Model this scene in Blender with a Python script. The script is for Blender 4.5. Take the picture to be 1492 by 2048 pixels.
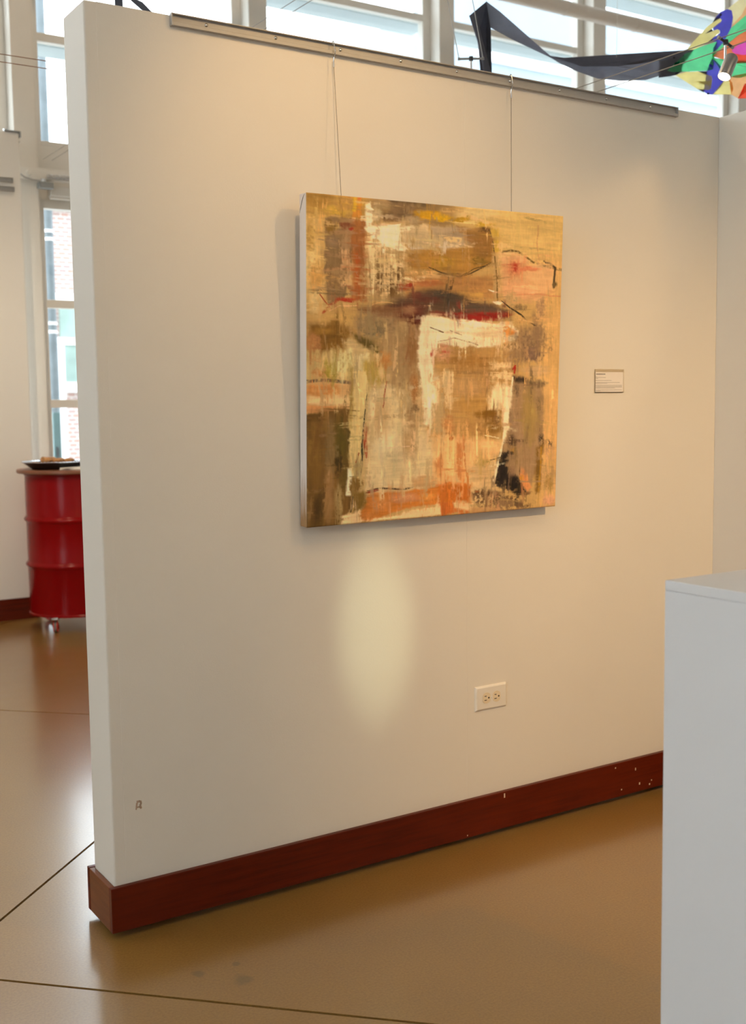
import bpy, bmesh, math, random
import numpy as np
from mathutils import Vector, Matrix

# ------------------------------------------------------------------ clear
for _o in list(bpy.data.objects):
    bpy.data.objects.remove(_o, do_unlink=True)
SC = bpy.context.scene
COL = SC.collection
random.seed(7)

# ------------------------------------------------------------------ camera
IMW, IMH = 1492, 2048
FPX = 2271.36
YAW, PITCH, ROLL = 0.571997, 0.0930408, -0.0134720
CAMP = np.array([-0.946509, -2.704548, 1.341079])
_fw = np.array([math.sin(YAW)*math.cos(PITCH), math.cos(YAW)*math.cos(PITCH), -math.sin(PITCH)])
_r0 = np.array([math.cos(YAW), -math.sin(YAW), 0.0])
_u0 = np.cross(_r0, _fw)
_rt = math.cos(ROLL)*_r0 + math.sin(ROLL)*_u0
_up = -math.sin(ROLL)*_r0 + math.cos(ROLL)*_u0

def ray(x, y):
    return _fw + _rt*(x-IMW/2)/FPX - _up*(y-IMH/2)/FPX
def on_plane(x, y, axis, val):
    d = ray(x, y)
    return CAMP + d*((val-CAMP[axis])/d[axis])
def at_depth(x, y, D):
    return CAMP + D*ray(x, y)

cd = bpy.data.cameras.new('camera')
cam = bpy.data.objects.new('camera', cd)
COL.objects.link(cam)
cd.sensor_fit = 'VERTICAL'
cd.sensor_height = 36.0
cd.sensor_width = 36.0
cd.lens = FPX/IMH*36.0
cd.clip_start = 0.05
cd.clip_end = 200
cam.matrix_world = Matrix(((_rt[0], _up[0], -_fw[0], CAMP[0]),
                           (_rt[1], _up[1], -_fw[1], CAMP[1]),
                           (_rt[2], _up[2], -_fw[2], CAMP[2]),
                           (0, 0, 0, 1)))
cd.dof.use_dof = True
cd.dof.focus_distance = 3.15
cd.dof.aperture_fstop = 4.0
SC.camera = cam

# ------------------------------------------------------------------ world, exposure
wd = bpy.data.worlds.new('sky')
SC.world = wd
wd.use_nodes = True
_bg = wd.node_tree.nodes['Background']
_bg.inputs['Color'].default_value = (0.87, 0.935, 1.0, 1)
_bg.inputs['Strength'].default_value = 6.4
SC.view_settings.view_transform = 'Standard'
SC.view_settings.look = 'None'
SC.view_settings.exposure = 0.0
SC.view_settings.gamma = 1.0
SC.view_settings.use_curve_mapping = False

# ------------------------------------------------------------------ materials
MATS = {}
def srgb(r, g, b):
    return tuple((c/255/12.92 if c/255 <= .04045 else ((c/255+.055)/1.055)**2.4) for c in (r, g, b))

class Nodes:
    def __init__(s, name):
        s.m = bpy.data.materials.new(name)
        s.m.use_nodes = True
        s.t = s.m.node_tree
        s.b = s.t.nodes['Principled BSDF']
        s.out = s.t.nodes['Material Output']
    def n(s, typ, **kw):
        nd = s.t.nodes.new(typ)
        for k, v in kw.items():
            setattr(nd, k, v)
        return nd
    def l(s, a, b):
        s.t.links.new(a, b)
    def coords(s, scale=(1, 1, 1), kind='Object'):
        tc = s.n('ShaderNodeTexCoord')
        mp = s.n('ShaderNodeMapping')
        mp.inputs['Scale'].default_value = scale
        s.l(tc.outputs[kind], mp.inputs['Vector'])
        return mp.outputs['Vector']
    def noise(s, vec, scale, detail=4, rough=.55):
        nz = s.n('ShaderNodeTexNoise')
        nz.inputs['Scale'].default_value = scale
        nz.inputs['Detail'].default_value = detail
        nz.inputs['Roughness'].default_value = rough
        s.l(vec, nz.inputs['Vector'])
        return nz.outputs['Fac']
    def ramp(s, fac, stops):
        r = s.n('ShaderNodeValToRGB')
        e = r.color_ramp.elements
        while len(e) < len(stops):
            e.new(.5)
        for i, (p, c) in enumerate(stops):
            e[i].position = p
            e[i].color = (*c, 1) if len(c) == 3 else c
        s.l(fac, r.inputs['Fac'])
        return r.outputs['Color']
    def mix(s, fac, a, b, blend='MIX'):
        m = s.n('ShaderNodeMix', data_type='RGBA', blend_type=blend)
        for sock, v in ((m.inputs[0], fac), (m.inputs[6], a), (m.inputs[7], b)):
            if isinstance(v, (int, float)):
                sock.default_value = v
            elif isinstance(v, tuple):
                sock.default_value = (*v, 1) if len(v) == 3 else v
            else:
                s.l(v, sock)
        return m.outputs[2]
    def math(s, op, a, b=None, c=None, clamp=False):
        m = s.n('ShaderNodeMath', operation=op)
        m.use_clamp = clamp
        for i, v in enumerate((a, b, c)):
            if v is None:
                continue
            if isinstance(v, (int, float)):
                m.inputs[i].default_value = v
            else:
                s.l(v, m.inputs[i])
        return m.outputs[0]
    def bump(s, h, strength=.2, dist=.002):
        b = s.n('ShaderNodeBump')
        b.inputs['Strength'].default_value = strength
        b.inputs['Distance'].default_value = dist
        s.l(h, b.inputs['Height'])
        s.l(b.outputs['Normal'], s.b.inputs['Normal'])
    def set(s, **kw):
        for k, v in kw.items():
            sock = s.b.inputs[k]
            if isinstance(v, (int, float)):
                sock.default_value = v
            elif isinstance(v, tuple):
                sock.default_value = (*v, 1) if len(v) == 3 else v
            else:
                s.l(v, sock)

def mat_plain(name, col, rough=.5, metal=0., vary=.06, scale=6., bump=0., bscale=150., **kw):
    N = Nodes(name)
    v = N.coords()
    f = N.noise(v, scale)
    a = tuple(max(0, c*(1-vary)) for c in col)
    b = tuple(min(1, c*(1+vary)) for c in col)
    N.set(**{'Base Color': N.ramp(f, [(.3, a), (.7, b)]), 'Roughness': rough, 'Metallic': metal})
    if bump:
        N.bump(N.noise(v, bscale, 3), bump, .001)
    for k, val in kw.items():
        N.set(**{k.replace('_', ' '): val})
    MATS[name] = N.m
    return N.m

# painted plasterboard: a nearly white emulsion with roller stipple
mat_plain('wall_paint', (.765, .72, .645), .62, vary=.012, scale=1.3, bump=.25, bscale=260)
mat_plain('room_paint', (.76, .735, .69), .65, vary=.015, scale=1.0, bump=.15, bscale=200)
mat_plain('ceiling_paint', (.70, .66, .60), .8, vary=.02)
mat_plain('pedestal_paint', (.78, .79, .81), .5, vary=.012, scale=2.5, bump=.12, bscale=120)
mat_plain('column_paint', (.70, .66, .60), .5, vary=.02)
mat_plain('frame_paint', (.72, .69, .64), .42, vary=.02)
mat_plain('aluminium', (.41, .395, .375), .5, .3, vary=.03, scale=30)
mat_plain('chrome', (.72, .72, .72), .12, 1., vary=.01)
mat_plain('steel_wire', (.24, .22, .19), .45, .5, vary=.02)
mat_plain('copper_wire', (.28, .15, .09), .45, .6, vary=.05)
mat_plain('dark_metal', (.045, .045, .05), .4, .5, vary=.05)
mat_plain('grey_metal', (.30, .31, .31), .45, .4, vary=.04)
mat_plain('lamp_body', (.36, .35, .34), .35, .7, vary=.03)
mat_plain('outlet_plate', (.80, .755, .68), .35, vary=.01)
mat_plain('outlet_face', (.78, .66, .47), .4, vary=.02)
mat_plain('black_slot', (.015, .012, .01), .6, vary=0)
mat_plain('paper', (.86, .82, .79), .7, vary=.01)
mat_plain('print_ink', (.36, .33, .31), .7, vary=.02)
mat_plain('heading_ink', (.13, .12, .11), .7, vary=.02)
mat_plain('scuff', (.47, .34, .25), .8, vary=.1, scale=120)
mat_plain('paint_chip', (.72, .55, .40), .7, vary=.1)
mat_plain('drum_red', (.22, .001, .002), .22, vary=.06, scale=3, Specular_IOR_Level=.15)
mat_plain('lid_wood', (.20, .075, .035), .38, vary=.15, scale=12)
mat_plain('platter_black', (.012, .012, .014), .3, vary=0)
mat_plain('platter_silver', (.72, .76, .82), .18, 1., vary=.03)
mat_plain('cookie', (.40, .20, .075), .85, vary=.35, scale=60, bump=.8, bscale=220)
mat_plain('cookie_dark', (.26, .115, .05), .85, vary=.4, scale=60, bump=.8, bscale=220)
mat_plain('napkin', (.74, .70, .64), .85, vary=.12, scale=40)
mat_plain('wheel_red', (.62, .035, .025), .35, vary=.04)
mat_plain('wheel_grey', (.17, .15, .14), .5, vary=.05)
mat_plain('joint_fill', (.10, .075, .045), .9, vary=.3, scale=40)
mat_plain('pipe_paint', (.72, .66, .60), .45, vary=.02)
mat_plain('shelf_metal', (.42, .50, .53), .5, vary=.03)
mat_plain('out_white', (.86, .86, .85), .6, vary=.02)
mat_plain('out_green', (.24, .33, .30), .4, vary=.2, scale=3)
mat_plain('out_teal', (.09, .16, .165), .5, vary=.08)
mat_plain('out_pole', (.15, .18, .20), .6, vary=.15, scale=8)
mat_plain('out_ground', (.46, .45, .43), .8, vary=.1, scale=2)
mat_plain('out_blue', (.19, .235, .275), .4, vary=.05, scale=.8)
mat_plain('leaf_green', (.16, .26, .12), .6, vary=.3)

# polished concrete
N = Nodes('concrete')
v = N.coords()
big = N.noise(v, 1.1, 6, .6)
mid = N.noise(v, 7.0, 5, .65)
fine = N.noise(v, 160.0, 2, .6)
c = N.ramp(big, [(.28, (.27, .132, .026)), (.50, (.31, .16, .034)), (.75, (.345, .188, .045))])
c = N.mix(.22, c, N.ramp(mid, [(.2, (.22, .105, .024)), (.8, (.31, .175, .048))]))
c = N.mix(.16, c, N.ramp(fine, [(.35, (.09, .045, .010)), (.65, (.45, .28, .09))]))
# two old oil spots and faint drag marks, kept where they lie on the slab
geo = N.n('ShaderNodeNewGeometry')
sep = N.n('ShaderNodeSeparateXYZ')
N.l(geo.outputs['Position'], sep.inputs[0])
wob = N.noise(geo.outputs['Position'], 28., 3)
def spot(cx, cy, r):
    dx = N.math('SUBTRACT', sep.outputs[0], cx)
    dy = N.math('SUBTRACT', sep.outputs[1], cy)
    d = N.math('SQRT', N.math('ADD', N.math('MULTIPLY', dx, dx), N.math('MULTIPLY', dy, dy)))
    d = N.math('ADD', d, N.math('MULTIPLY', N.math('SUBTRACT', wob, .5), r*1.1))
    return N.math('SUBTRACT', 1.0, N.math('DIVIDE', d, r), clamp=True)
st = N.math('ADD', N.math('ADD', spot(.168, -.378, .030), spot(.094, -.293, .019)), spot(.19, -.30, .013))
st = N.math('MULTIPLY', st, 2.2, clamp=True)
c = N.mix(N.math('MULTIPLY', st, .55), c, (.12, .085, .035))
N.set(**{'Base Color': c, 'Specular IOR Level': .5, 'Coat Weight': 1.0, 'Coat Roughness': .17, 'Coat IOR': 1.6,
         'Roughness': N.ramp(mid, [(.2, (.27,)*3), (.8, (.33,)*3)])})
N.bump(N.noise(v, 90., 3), .05, .001)
MATS['concrete'] = N.m

# cherry stained wood
def wood(name, ca, cb, scale, rough=.34):
    N = Nodes(name)
    v = N.coords(scale)
    g = N.noise(v, 9., 6, .6)
    w = N.noise(N.coords((.8, .8, .8)), 3., 3)
    col = N.ramp(g, [(.30, ca), (.62, cb), (.85, tuple(x*1.25 for x in cb))])
    col = N.mix(.35, col, N.ramp(w, [(.3, tuple(x*.55 for x in ca)), (.7, cb)]))
    N.set(**{'Base Color': col, 'Roughness': rough, 'Specular IOR Level': .22})
    N.bump(g, .06, .001)
    MATS[name] = N.m
wood('cherry', (.065, .005, .001), (.13, .013, .0025), (.6, 6, 9))
wood('cherry_end', (.13, .035, .012), (.21, .065, .022), (6, .6, 9))

# glass: a thin clear pane that mirrors a little
def glass(name, tint, amount=.06):
    N = Nodes(name)
    t = N.n('ShaderNodeBsdfTransparent')
    t.inputs[0].default_value = (*tint, 1)
    g = N.n('ShaderNodeBsdfGlossy')
    g.inputs['Roughness'].default_value = .02
    mx = N.n('ShaderNodeMixShader')
    mx.inputs[0].default_value = amount
    N.l(t.outputs[0], mx.inputs[1]); N.l(g.outputs[0], mx.inputs[2])
    N.l(mx.outputs[0], N.out.inputs['Surface'])
    MATS[name] = N.m
glass('pane_glass', (.96, .985, .98))
glass('acrylic', (1., .995, .985), .03)

# brick of the house across the street
N = Nodes('brick_far')
br = N.n('ShaderNodeTexBrick')
N.l(N.coords((1, 1, 1), 'Generated'), br.inputs['Vector'])
br.inputs['Scale'].default_value = 1
tc = N.n('ShaderNodeTexCoord'); mp = N.n('ShaderNodeMapping')
N.l(tc.outputs['Object'], mp.inputs['Vector'])
mp.inputs['Rotation'].default_value = (math.radians(90), 0, 0)
N.l(mp.outputs['Vector'], br.inputs['Vector'])
br.inputs['Scale'].default_value = 4.0
br.inputs['Color1'].default_value = (.42, .24, .20, 1)
br.inputs['Color2'].default_value = (.33, .25, .24, 1)
br.inputs['Mortar'].default_value = (.56, .53, .51, 1)
br.inputs['Mortar Size'].default_value = .03
N.set(**{'Base Color': br.outputs['Color'], 'Roughness': .9})
MATS['brick_far'] = N.m

# kite cloth: thin nylon that lets light through
def cloth(name, col, trans=.55, see=.2):
    N = Nodes(name)
    d = N.n('ShaderNodeBsdfDiffuse'); t = N.n('ShaderNodeBsdfTranslucent')
    f = N.noise(N.coords((1, 1, 1)), 25., 3)
    cc = N.ramp(f, [(.3, tuple(c*.93 for c in col)), (.7, tuple(min(1, c*1.05) for c in col))])
    N.l(cc, d.inputs[0]); N.l(cc, t.inputs[0])
    mx = N.n('ShaderNodeMixShader'); mx.inputs[0].default_value = trans
    N.l(d.outputs[0], mx.inputs[1]); N.l(t.outputs[0], mx.inputs[2])
    tr = N.n('ShaderNodeBsdfTransparent')
    m2 = N.n('ShaderNodeMixShader'); m2.inputs[0].default_value = see
    N.l(mx.outputs[0], m2.inputs[1]); N.l(tr.outputs[0], m2.inputs[2])
    N.l(m2.outputs[0], N.out.inputs['Surface'])
    MATS[name] = N.m
for nm, c_, t_ in (('green', (.30, .86, .54), .85), ('dark_green', (.01, .16, .09), .5), ('yellow', (.96, .90, .52), .85),
                   ('pale_yellow', (.97, .91, .66), .85), ('purple', (.23, .23, .76), .85), ('peach', (.96, .68, .42), .85),
                   ('orange', (.96, .45, .26), .85), ('red', (.96, .24, .15), .85), ('magenta', (.93, .27, .76), .85),
                   ('black', (.11, .11, .135), .6), ('slate', (.27, .275, .33), .7)):
    cloth('kite_'+nm, c_, t_, {'slate': .13, 'black': .06}.get(nm, .12))

# lamp lens
N = Nodes('lamp_lens')
N.set(**{'Base Color': (.9, .85, .7), 'Emission Color': (1.0, .90, .72), 'Emission Strength': 6.0})
MATS['lamp_lens'] = N.m

# ------------------------------------------------------------------ mesh helpers
def world_of(o):
    if o.parent is None:
        return o.matrix_basis.copy()
    return world_of(o.parent) @ o.matrix_parent_inverse @ o.matrix_basis

class MB:
    """collects shapes in world space; build() links them as one mesh object"""
    def __init__(s):
        s.v = []; s.f = []
    def quad_box(s, P):
        b = len(s.v); s.v += [tuple(p) for p in P]
        s.f += [tuple(b+i for i in q) for q in ((0, 3, 2, 1), (4, 5, 6, 7), (0, 1, 5, 4), (1, 2, 6, 5), (2, 3, 7, 6), (3, 0, 4, 7))]
        return s
    def box(s, x0, x1, y0, y1, z0, z1):
        return s.quad_box([(x0, y0, z0), (x1, y0, z0), (x1, y1, z0), (x0, y1, z0),
                           (x0, y0, z1), (x1, y0, z1), (x1, y1, z1), (x0, y1, z1)])
    def tube(s, pts, r, n=8, cap=True):
        pts = [Vector(p) for p in pts]
        rs = r if isinstance(r, (list, tuple)) else [r]*len(pts)
        rings = []
        up = Vector((0, 0, 1))
        for i, p in enumerate(pts):
            t = (pts[min(i+1, len(pts)-1)]-pts[max(i-1, 0)]).normalized()
            a = t.cross(up)
            if a.length < 1e-3:
                a = t.cross(Vector((1, 0, 0)))
            a.normalize(); b = t.cross(a)
            base = len(s.v)
            for k in range(n):
                th = 2*math.pi*k/n
                s.v.append(tuple(p+(a*math.cos(th)+b*math.sin(th))*rs[i]))
            rings.append(base)
        for i in range(len(rings)-1):
            for k in range(n):
                k2 = (k+1) % n
                s.f.append((rings[i]+k, rings[i]+k2, rings[i+1]+k2, rings[i+1]+k))
        if cap:
            s.f.append(tuple(rings[0]+k for k in reversed(range(n))))
            s.f.append(tuple(rings[-1]+k for k in range(n)))
        return s
    def lathe(s, prof, n, c, axis=None):
        """prof: (radius, height) list round an axis from c"""
        ax = Vector(axis).normalized() if axis is not None else Vector((0, 0, 1))
        a = ax.cross(Vector((0, 0, 1)))
        if a.length < 1e-3:
            a = Vector((1, 0, 0))
        a.normalize(); b = ax.cross(a)
        c = Vector(c); rings = []
        for r, h in prof:
            if r < 1e-6:
                rings.append((len(s.v), 1)); s.v.append(tuple(c+ax*h)); continue
            rings.append((len(s.v), n))
            for k in range(n):
                th = 2*math.pi*k/n
                s.v.append(tuple(c+ax*h+(a*math.cos(th)+b*math.sin(th))*r))
        for (i0, n0), (i1, n1) in zip(rings, rings[1:]):
            for k in range(n):
                k2 = (k+1) % n
                if n0 == 1 and n1 == 1:
                    continue
                if n0 == 1:
                    s.f.append((i0, i1+k2, i1+k))
                elif n1 == 1:
                    s.f.append((i0+k, i0+k2, i1))
                else:
                    s.f.append((i0+k, i0+k2, i1+k2, i1+k))
        return s
    def prism(s, pts, off):
        """pts: 3D outline, off: extrusion vector"""
        n = len(pts); b = len(s.v); off = Vector(off)
        s.v += [tuple(Vector(p)) for p in pts]+[tuple(Vector(p)+off) for p in pts]
        s.f.append(tuple(range(b, b+n))); s.f.append(tuple(b+n+i for i in reversed(range(n))))
        for i in range(n):
            j = (i+1) % n
            s.f.append((b+i, b+n+i, b+n+j, b+j))
        return s
    def build(s, name, mat, parent=None, bevel=0., seg=2, smooth=False, local=False):
        me = bpy.data.meshes.new(name)
        M = Matrix.Identity(4) if (parent is None or local) else world_of(parent).inverted()
        bm = bmesh.new()
        vs = [bm.verts.new(M @ Vector(p)) for p in s.v]
        for f in s.f:
            try:
                bm.faces.new([vs[i] for i in f])
            except ValueError:
                pass
        bmesh.ops.recalc_face_normals(bm, faces=bm.faces[:])
        if bevel:
            bmesh.ops.bevel(bm, geom=bm.edges[:], offset=bevel, segments=seg, profile=.6, affect='EDGES', clamp_overlap=True)
        if smooth:
            for f in bm.faces:
                f.smooth = True
            for e in bm.edges:
                if len(e.link_faces) == 2 and e.calc_face_angle(0) > math.radians(38):
                    e.smooth = False
        bm.to_mesh(me); bm.free()
        return link(name, me, mat, parent)

def link(name, me, mat, parent=None):
    o = bpy.data.objects.new(name, me)
    COL.objects.link(o)
    if mat:
        me.materials.append(MATS[mat])
    if parent is not None:
        o.parent = parent
    return o

def tag(o, label=None, cat=None, group=None, kind=None):
    if label: o['label'] = label
    if cat: o['category'] = cat
    if group: o['group'] = group
    if kind: o['kind'] = kind
    return o

def thing(name, loc, label=None, cat=None, group=None, kind=None, matrix=None):
    o = bpy.data.objects.new(name, None)
    o.empty_display_size = .05
    COL.objects.link(o)
    o.matrix_world = matrix if matrix is not None else Matrix.Translation(Vector(loc))
    bpy.context.view_layer.update()
    return tag(o, label, cat, group, kind)

def copy_of(o, loc, parent=None):
    c = o.copy(); COL.objects.link(c)
    c.parent = parent
    c.location = loc
    return c

# ------------------------------------------------------------------ room shell
RX0, RX1, RY0, RY1, RZ = -6.5, 10.2, -6.5, 5.10, 6.0
JU, JV, JS = -0.49, -0.36, 3.13           # saw cuts run diagonally: x-y = JU+k*JS, x+y = JV+k*JS

floor = thing('floor', (0, 0, 0), kind='structure')
MB().box(RX0, RX1, RY0, RY1+.15, -.16, -.010).build('floor_base', 'joint_fill', floor)
def clip(poly, ax, val, keep_less):
    out = []
    for i, p in enumerate(poly):
        qn = poly[(i+1) % len(poly)]
        a = (p[ax] <= val) == keep_less or p[ax] == val
        b = (qn[ax] <= val) == keep_less or qn[ax] == val
        if a: out.append(p)
        if a != b:
            t = (val-p[ax])/(qn[ax]-p[ax])
            out.append((p[0]+t*(qn[0]-p[0]), p[1]+t*(qn[1]-p[1])))
    return out
g = .0042*math.sqrt(2)
for i in range(-7, 7):
    for j in range(-7, 7):
        u0, u1 = JU+i*JS+g, JU+(i+1)*JS-g
        v0, v1 = JV+j*JS+g, JV+(j+1)*JS-g
        poly = [((u+w)/2, (w-u)/2) for u, w in ((u0, v0), (u1, v0), (u1, v1), (u0, v1))]
        for ax, val, kl in ((0, RX0, False), (0, RX1, True), (1, RY0, False), (1, RY1+.15, True)):
            if poly: poly = clip(poly, ax, val, kl)
        if len(poly) >= 3:
            MB().prism([(x, y, -.012) for x, y in poly], (0, 0, .012)).build('concrete_slab', 'concrete', floor)

tag(MB().box(RX0-.2, RX1+.2, RY0-.2, RY1+.3, RZ, RZ+.2).build('ceiling', 'ceiling_paint'), kind='structure')
tag(MB().box(RX0, RX1, RY0-.15, RY0, 0, RZ).build('wall_front', 'room_paint'), kind='structure')
tag(MB().box(RX1, RX1+.15, RY0-.15, RY1+.15, 0, RZ).build('wall_right', 'room_paint'), kind='structure')

# side wall with tall windows (left of the picture, out of view)
wl = MB()
wl.box(RX0-.15, RX0, RY0-.15, RY1+.15, 0, .5)
wl.box(RX0-.15, RX0, RY0-.15, RY1+.15, 4.9, RZ)
SIDE = [(-4.3, -1.8)]
ys = [RY0-.15]+[e for ab in SIDE for e in ab]+[RY1+.15]
for k in range(0, len(ys), 2):
    wl.box(RX0-.15, RX0, ys[k], ys[k+1], .5, 4.9)
tag(wl.build('wall_left', 'room_paint'), kind='structure')

# ---- window wall behind the partition
CXS = [1.314+1.716*k for k in range(-4, 0)]+[1.314, 3.050, 4.772, 6.466, 8.405, 10.075]
wb = thing('wall_back', (0, RY1, 0), kind='structure')
MB().box(RX0, RX1, RY1, RY1+.12, 0, .42).build('sill_wall', 'room_paint', wb)
MB().box(RX0, RX1, RY1, RY1+.12, 2.762, 3.124).build('spandrel', 'frame_paint', wb)
MB().box(RX0, RX1, RY1, RY1+.12, 5.74, RZ).build('head_wall', 'room_paint', wb)
MB().box(RX0, RX1, RY1-.165, RY1-.125, 2.872, 2.936).box(RX0, RX1, RY1-.165, RY1-.12, 2.862, 2.874).build('steel_beam', 'frame_paint', wb, .004)
for cx in CXS:
    MB().box(cx-.076, cx+.076, RY1-.13, RY1+.12, 0, RZ).build('column', 'column_paint', wb, .006)
for cx in CXS[:-1]:
    MB().lathe([(0, -.014), (.016, -.014), (.020, -.006), (.020, 0)], 10, (cx+.0, RY1-.165, 2.900), (0, 1, 0)).build('bolt', 'frame_paint', wb)

# window units: frame, transoms, panes, outside sun shelf
proto = {}
def wbar(win, key, nm, mbf, mat, bev=.003):
    if key in proto:
        c_ = proto[key].copy(); COL.objects.link(c_); c_.parent = win
        return c_
    proto[key] = mbf().build(nm, mat, win, bev, local=True)
    return proto[key]
wn = 0
for x0, x1 in zip(CXS, CXS[1:]):
    wn += 1
    GW0, GW1 = .076, x1-x0-.076            # clear width between columns
    win = thing('window_%d' % wn, (x0, RY1, 0), kind='structure')
    for key, za, zb, trs in (('lo%.3f' % GW1, .42, 2.762, (.72, 1.386, 2.068)), ('up%.3f' % GW1, 3.124, 5.74, (3.836, 4.481, 5.10))):
        fw = .066
        wbar(win, key+'f', 'frame', lambda: MB().box(GW0, GW0+fw, 0, .07, za, zb).box(GW1-fw-.006, GW1, 0, .07, za, zb)
             .box(GW0+fw, GW1-fw-.006, 0, .07, za, za+.03).box(GW0+fw, GW1-fw-.006, 0, .07, zb-.054, zb), 'frame_paint')
        zs = [za+.03]+list(trs)+[zb-.054]
        for zt in trs:
            hh = .028
            wbar(win, key+'t%.2f' % zt, 'transom', lambda: MB().box(GW0+fw, GW1-fw-.006, .004, .066, zt-hh, zt+hh), 'frame_paint')
            if key[:2] == 'up':
                wbar(win, key+'s%.2f' % zt, 'sun_shelf', lambda: MB().box(GW0-.05, GW1+.05, .09, .34, zt-.030, zt-.008), 'shelf_metal')
        for a, b in zip(zs, zs[1:]):
            za_ = a+(.028 if a in trs else 0); zb_ = b-(.028 if b in trs else 0)
            wbar(win, key+'p%.2f' % a, 'pane', lambda: MB().box(GW0+fw-.004, GW1-fw-.002, .030, .036, za_-.004, zb_+.004), 'pane_glass', 0)
# side windows
for (ya, yb) in SIDE:
    wn += 1
    win = thing('window_%d' % wn, (RX0-.08, ya, .5), kind='structure')
    fr = MB()
    for y in (ya, (ya+yb)/2-.03, yb-.06):
        fr.box(RX0-.11, RX0-.05, y, y+.06, .5, 4.9)
    for z in (.5, 2.0, 3.4, 4.84):
        fr.box(RX0-.10, RX0-.06, ya, yb, z, z+.06)
    fr.build('frame', 'frame_paint', win)
    MB().box(RX0-.085, RX0-.079, ya+.03, yb-.03, .53, 4.87).build('pane', 'pane_glass', win)

# ------------------------------------------------------------------ partition walls
ZB, ZT, TH, LEN = .018, 2.308, .151, 2.224
SEAM = 1.130
BT = .135                                  # top of the skirting boards
pw = thing('display_wall', (LEN/2, TH/2, 0), 'freestanding white display wall carrying the abstract canvas, with cherry wood skirting', 'partition wall')
MB().box(.004, LEN, .006, TH, ZB+.012, ZT).build('core', 'wall_paint', pw, .003)
MB().box(0.0298, SEAM-.0004, 0, .012, BT-.03, ZT).build('panel', 'wall_paint', pw, .0008, 1)
MB().box(SEAM+.0004, LEN, 0, .012, BT-.03, ZT).build('panel', 'wall_paint', pw, .0008, 1)
MB().box(SEAM-.0012, SEAM+.0012, -.0005, .004, BT-.03, ZT-.03).build('seam_tape', 'wall_paint', pw, .0003, 1)
# corner bead at the free end: rounded nose wrapped round the core
MB().box(-.001, .06, .0004, TH+.0006, BT-.03, ZT+.0004).build('corner_bead', 'wall_paint', pw, .006, 3)
# skirting: two long boards with the end board between them
BP = .0166
MB().box(-BP, LEN, -BP, -.0002, ZB, BT).build('skirting_board', 'cherry', pw, .0022)
MB().box(-BP, LEN, TH+.0008, TH+BP, ZB, BT).build('skirting_board', 'cherry', pw, .0022)
MB().box(-BP+.0006, -.0015, .0006, TH, ZB, BT-.001).build('skirting_end', 'cherry_end', pw, .0018)
# hidden levelling feet
for fx in (.15, 1.1, 2.0):
    MB().lathe([(0, 0), (.028, 0), (.028, .006), (.012, .012), (.012, .05), (0, .05)], 14, (fx, TH/2, 0)).build('levelling_foot', 'dark_metal', pw)
# scuff where paint has come off near the free end
m_ = on_plane(278, 1611, 1, -.0006)
sc_ = MB()
SCW = 1.7
for (ax_, az_, bx_, bz_, w_) in ((-.006, .010, .004, .011, .004), (.004, .011, .0065, .003, .0035), (.0065, .003, .001, .001, .003),
                                 (-.005, .008, -.008, -.010, .003), (.002, 0, .006, -.009, .004), (-.002, -.002, -.004, -.006, .003)):
    dx, dz = bx_-ax_, bz_-az_; L_ = math.hypot(dx, dz); nx, nz = -dz/L_*w_*SCW/2, dx/L_*w_*SCW/2
    sc_.prism([(m_[0]+ax_+nx, -.0002, m_[2]+az_+nz), (m_[0]+ax_-nx, -.0002, m_[2]+az_-nz),
               (m_[0]+bx_-nx*.7, -.0002, m_[2]+bz_-nz*.7), (m_[0]+bx_+nx*.7, -.0002, m_[2]+bz_+nz*.7)], (0, -.0005, 0))
tag(sc_.build('paint_scuff', 'scuff', pw), 'small tan scuff where the paint has flaked')
for (px, py, w_, h_) in ((1009, 1591, 2.2, 8), (1279, 1567, 2, 4), (1271, 1538, 1.6, 5), (1231, 1536, 2, 2), (1299, 1568, 2, 3), (1303, 1560, 1.6, 2), (935, 1671, 1.6, 2), (1243, 1579, 2, 2)):
    a = on_plane(px-w_/2, py-h_/2, 1, -BP); b = on_plane(px+w_/2, py+h_/2, 1, -BP)
    MB().box(a[0], b[0], -BP-.0005, -BP+.0002, min(a[2], b[2]), max(a[2], b[2])).build('paint_chip', 'paint_chip', pw)

pr = thing('display_wall', (LEN+TH/2, -.7, 0), 'second white display wall standing at right angles to the one with the canvas', 'partition wall')
MB().box(LEN+.0005, LEN+TH, -1.55, TH, ZB, ZT).build('panel', 'wall_paint', pr, .004)
MB().box(LEN-BP, LEN+.0003, -1.566, -BP-.001, ZB, BT).build('skirting_board', 'cherry_end', pr, .002)
MB().box(LEN+TH+.0003, LEN+TH+BP, -1.566, TH, ZB, BT).build('skirting_board', 'cherry_end', pr, .002)
for fy in (-1.4, -.1):
    MB().lathe([(0, 0), (.028, 0), (.028, .006), (.012, .012), (.012, .05), (0, .05)], 14, (LEN+TH/2, fy, 0)).build('levelling_foot', 'dark_metal', pr)

# far wall beside the windows
fwl = thing('display_wall', (-2.2, 4.69, 0), 'tall white wall with two short rails and wood skirting behind the red drum', 'partition wall')
MB().box(-5.6, 1.175, 4.64, 4.75, 0, 3.08).build('panel', 'room_paint', fwl, .004)
MB().box(-5.6, 1.190, 4.622, 4.6398, 0, .137).build('skirting_board', 'cherry', fwl, .002)

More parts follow.
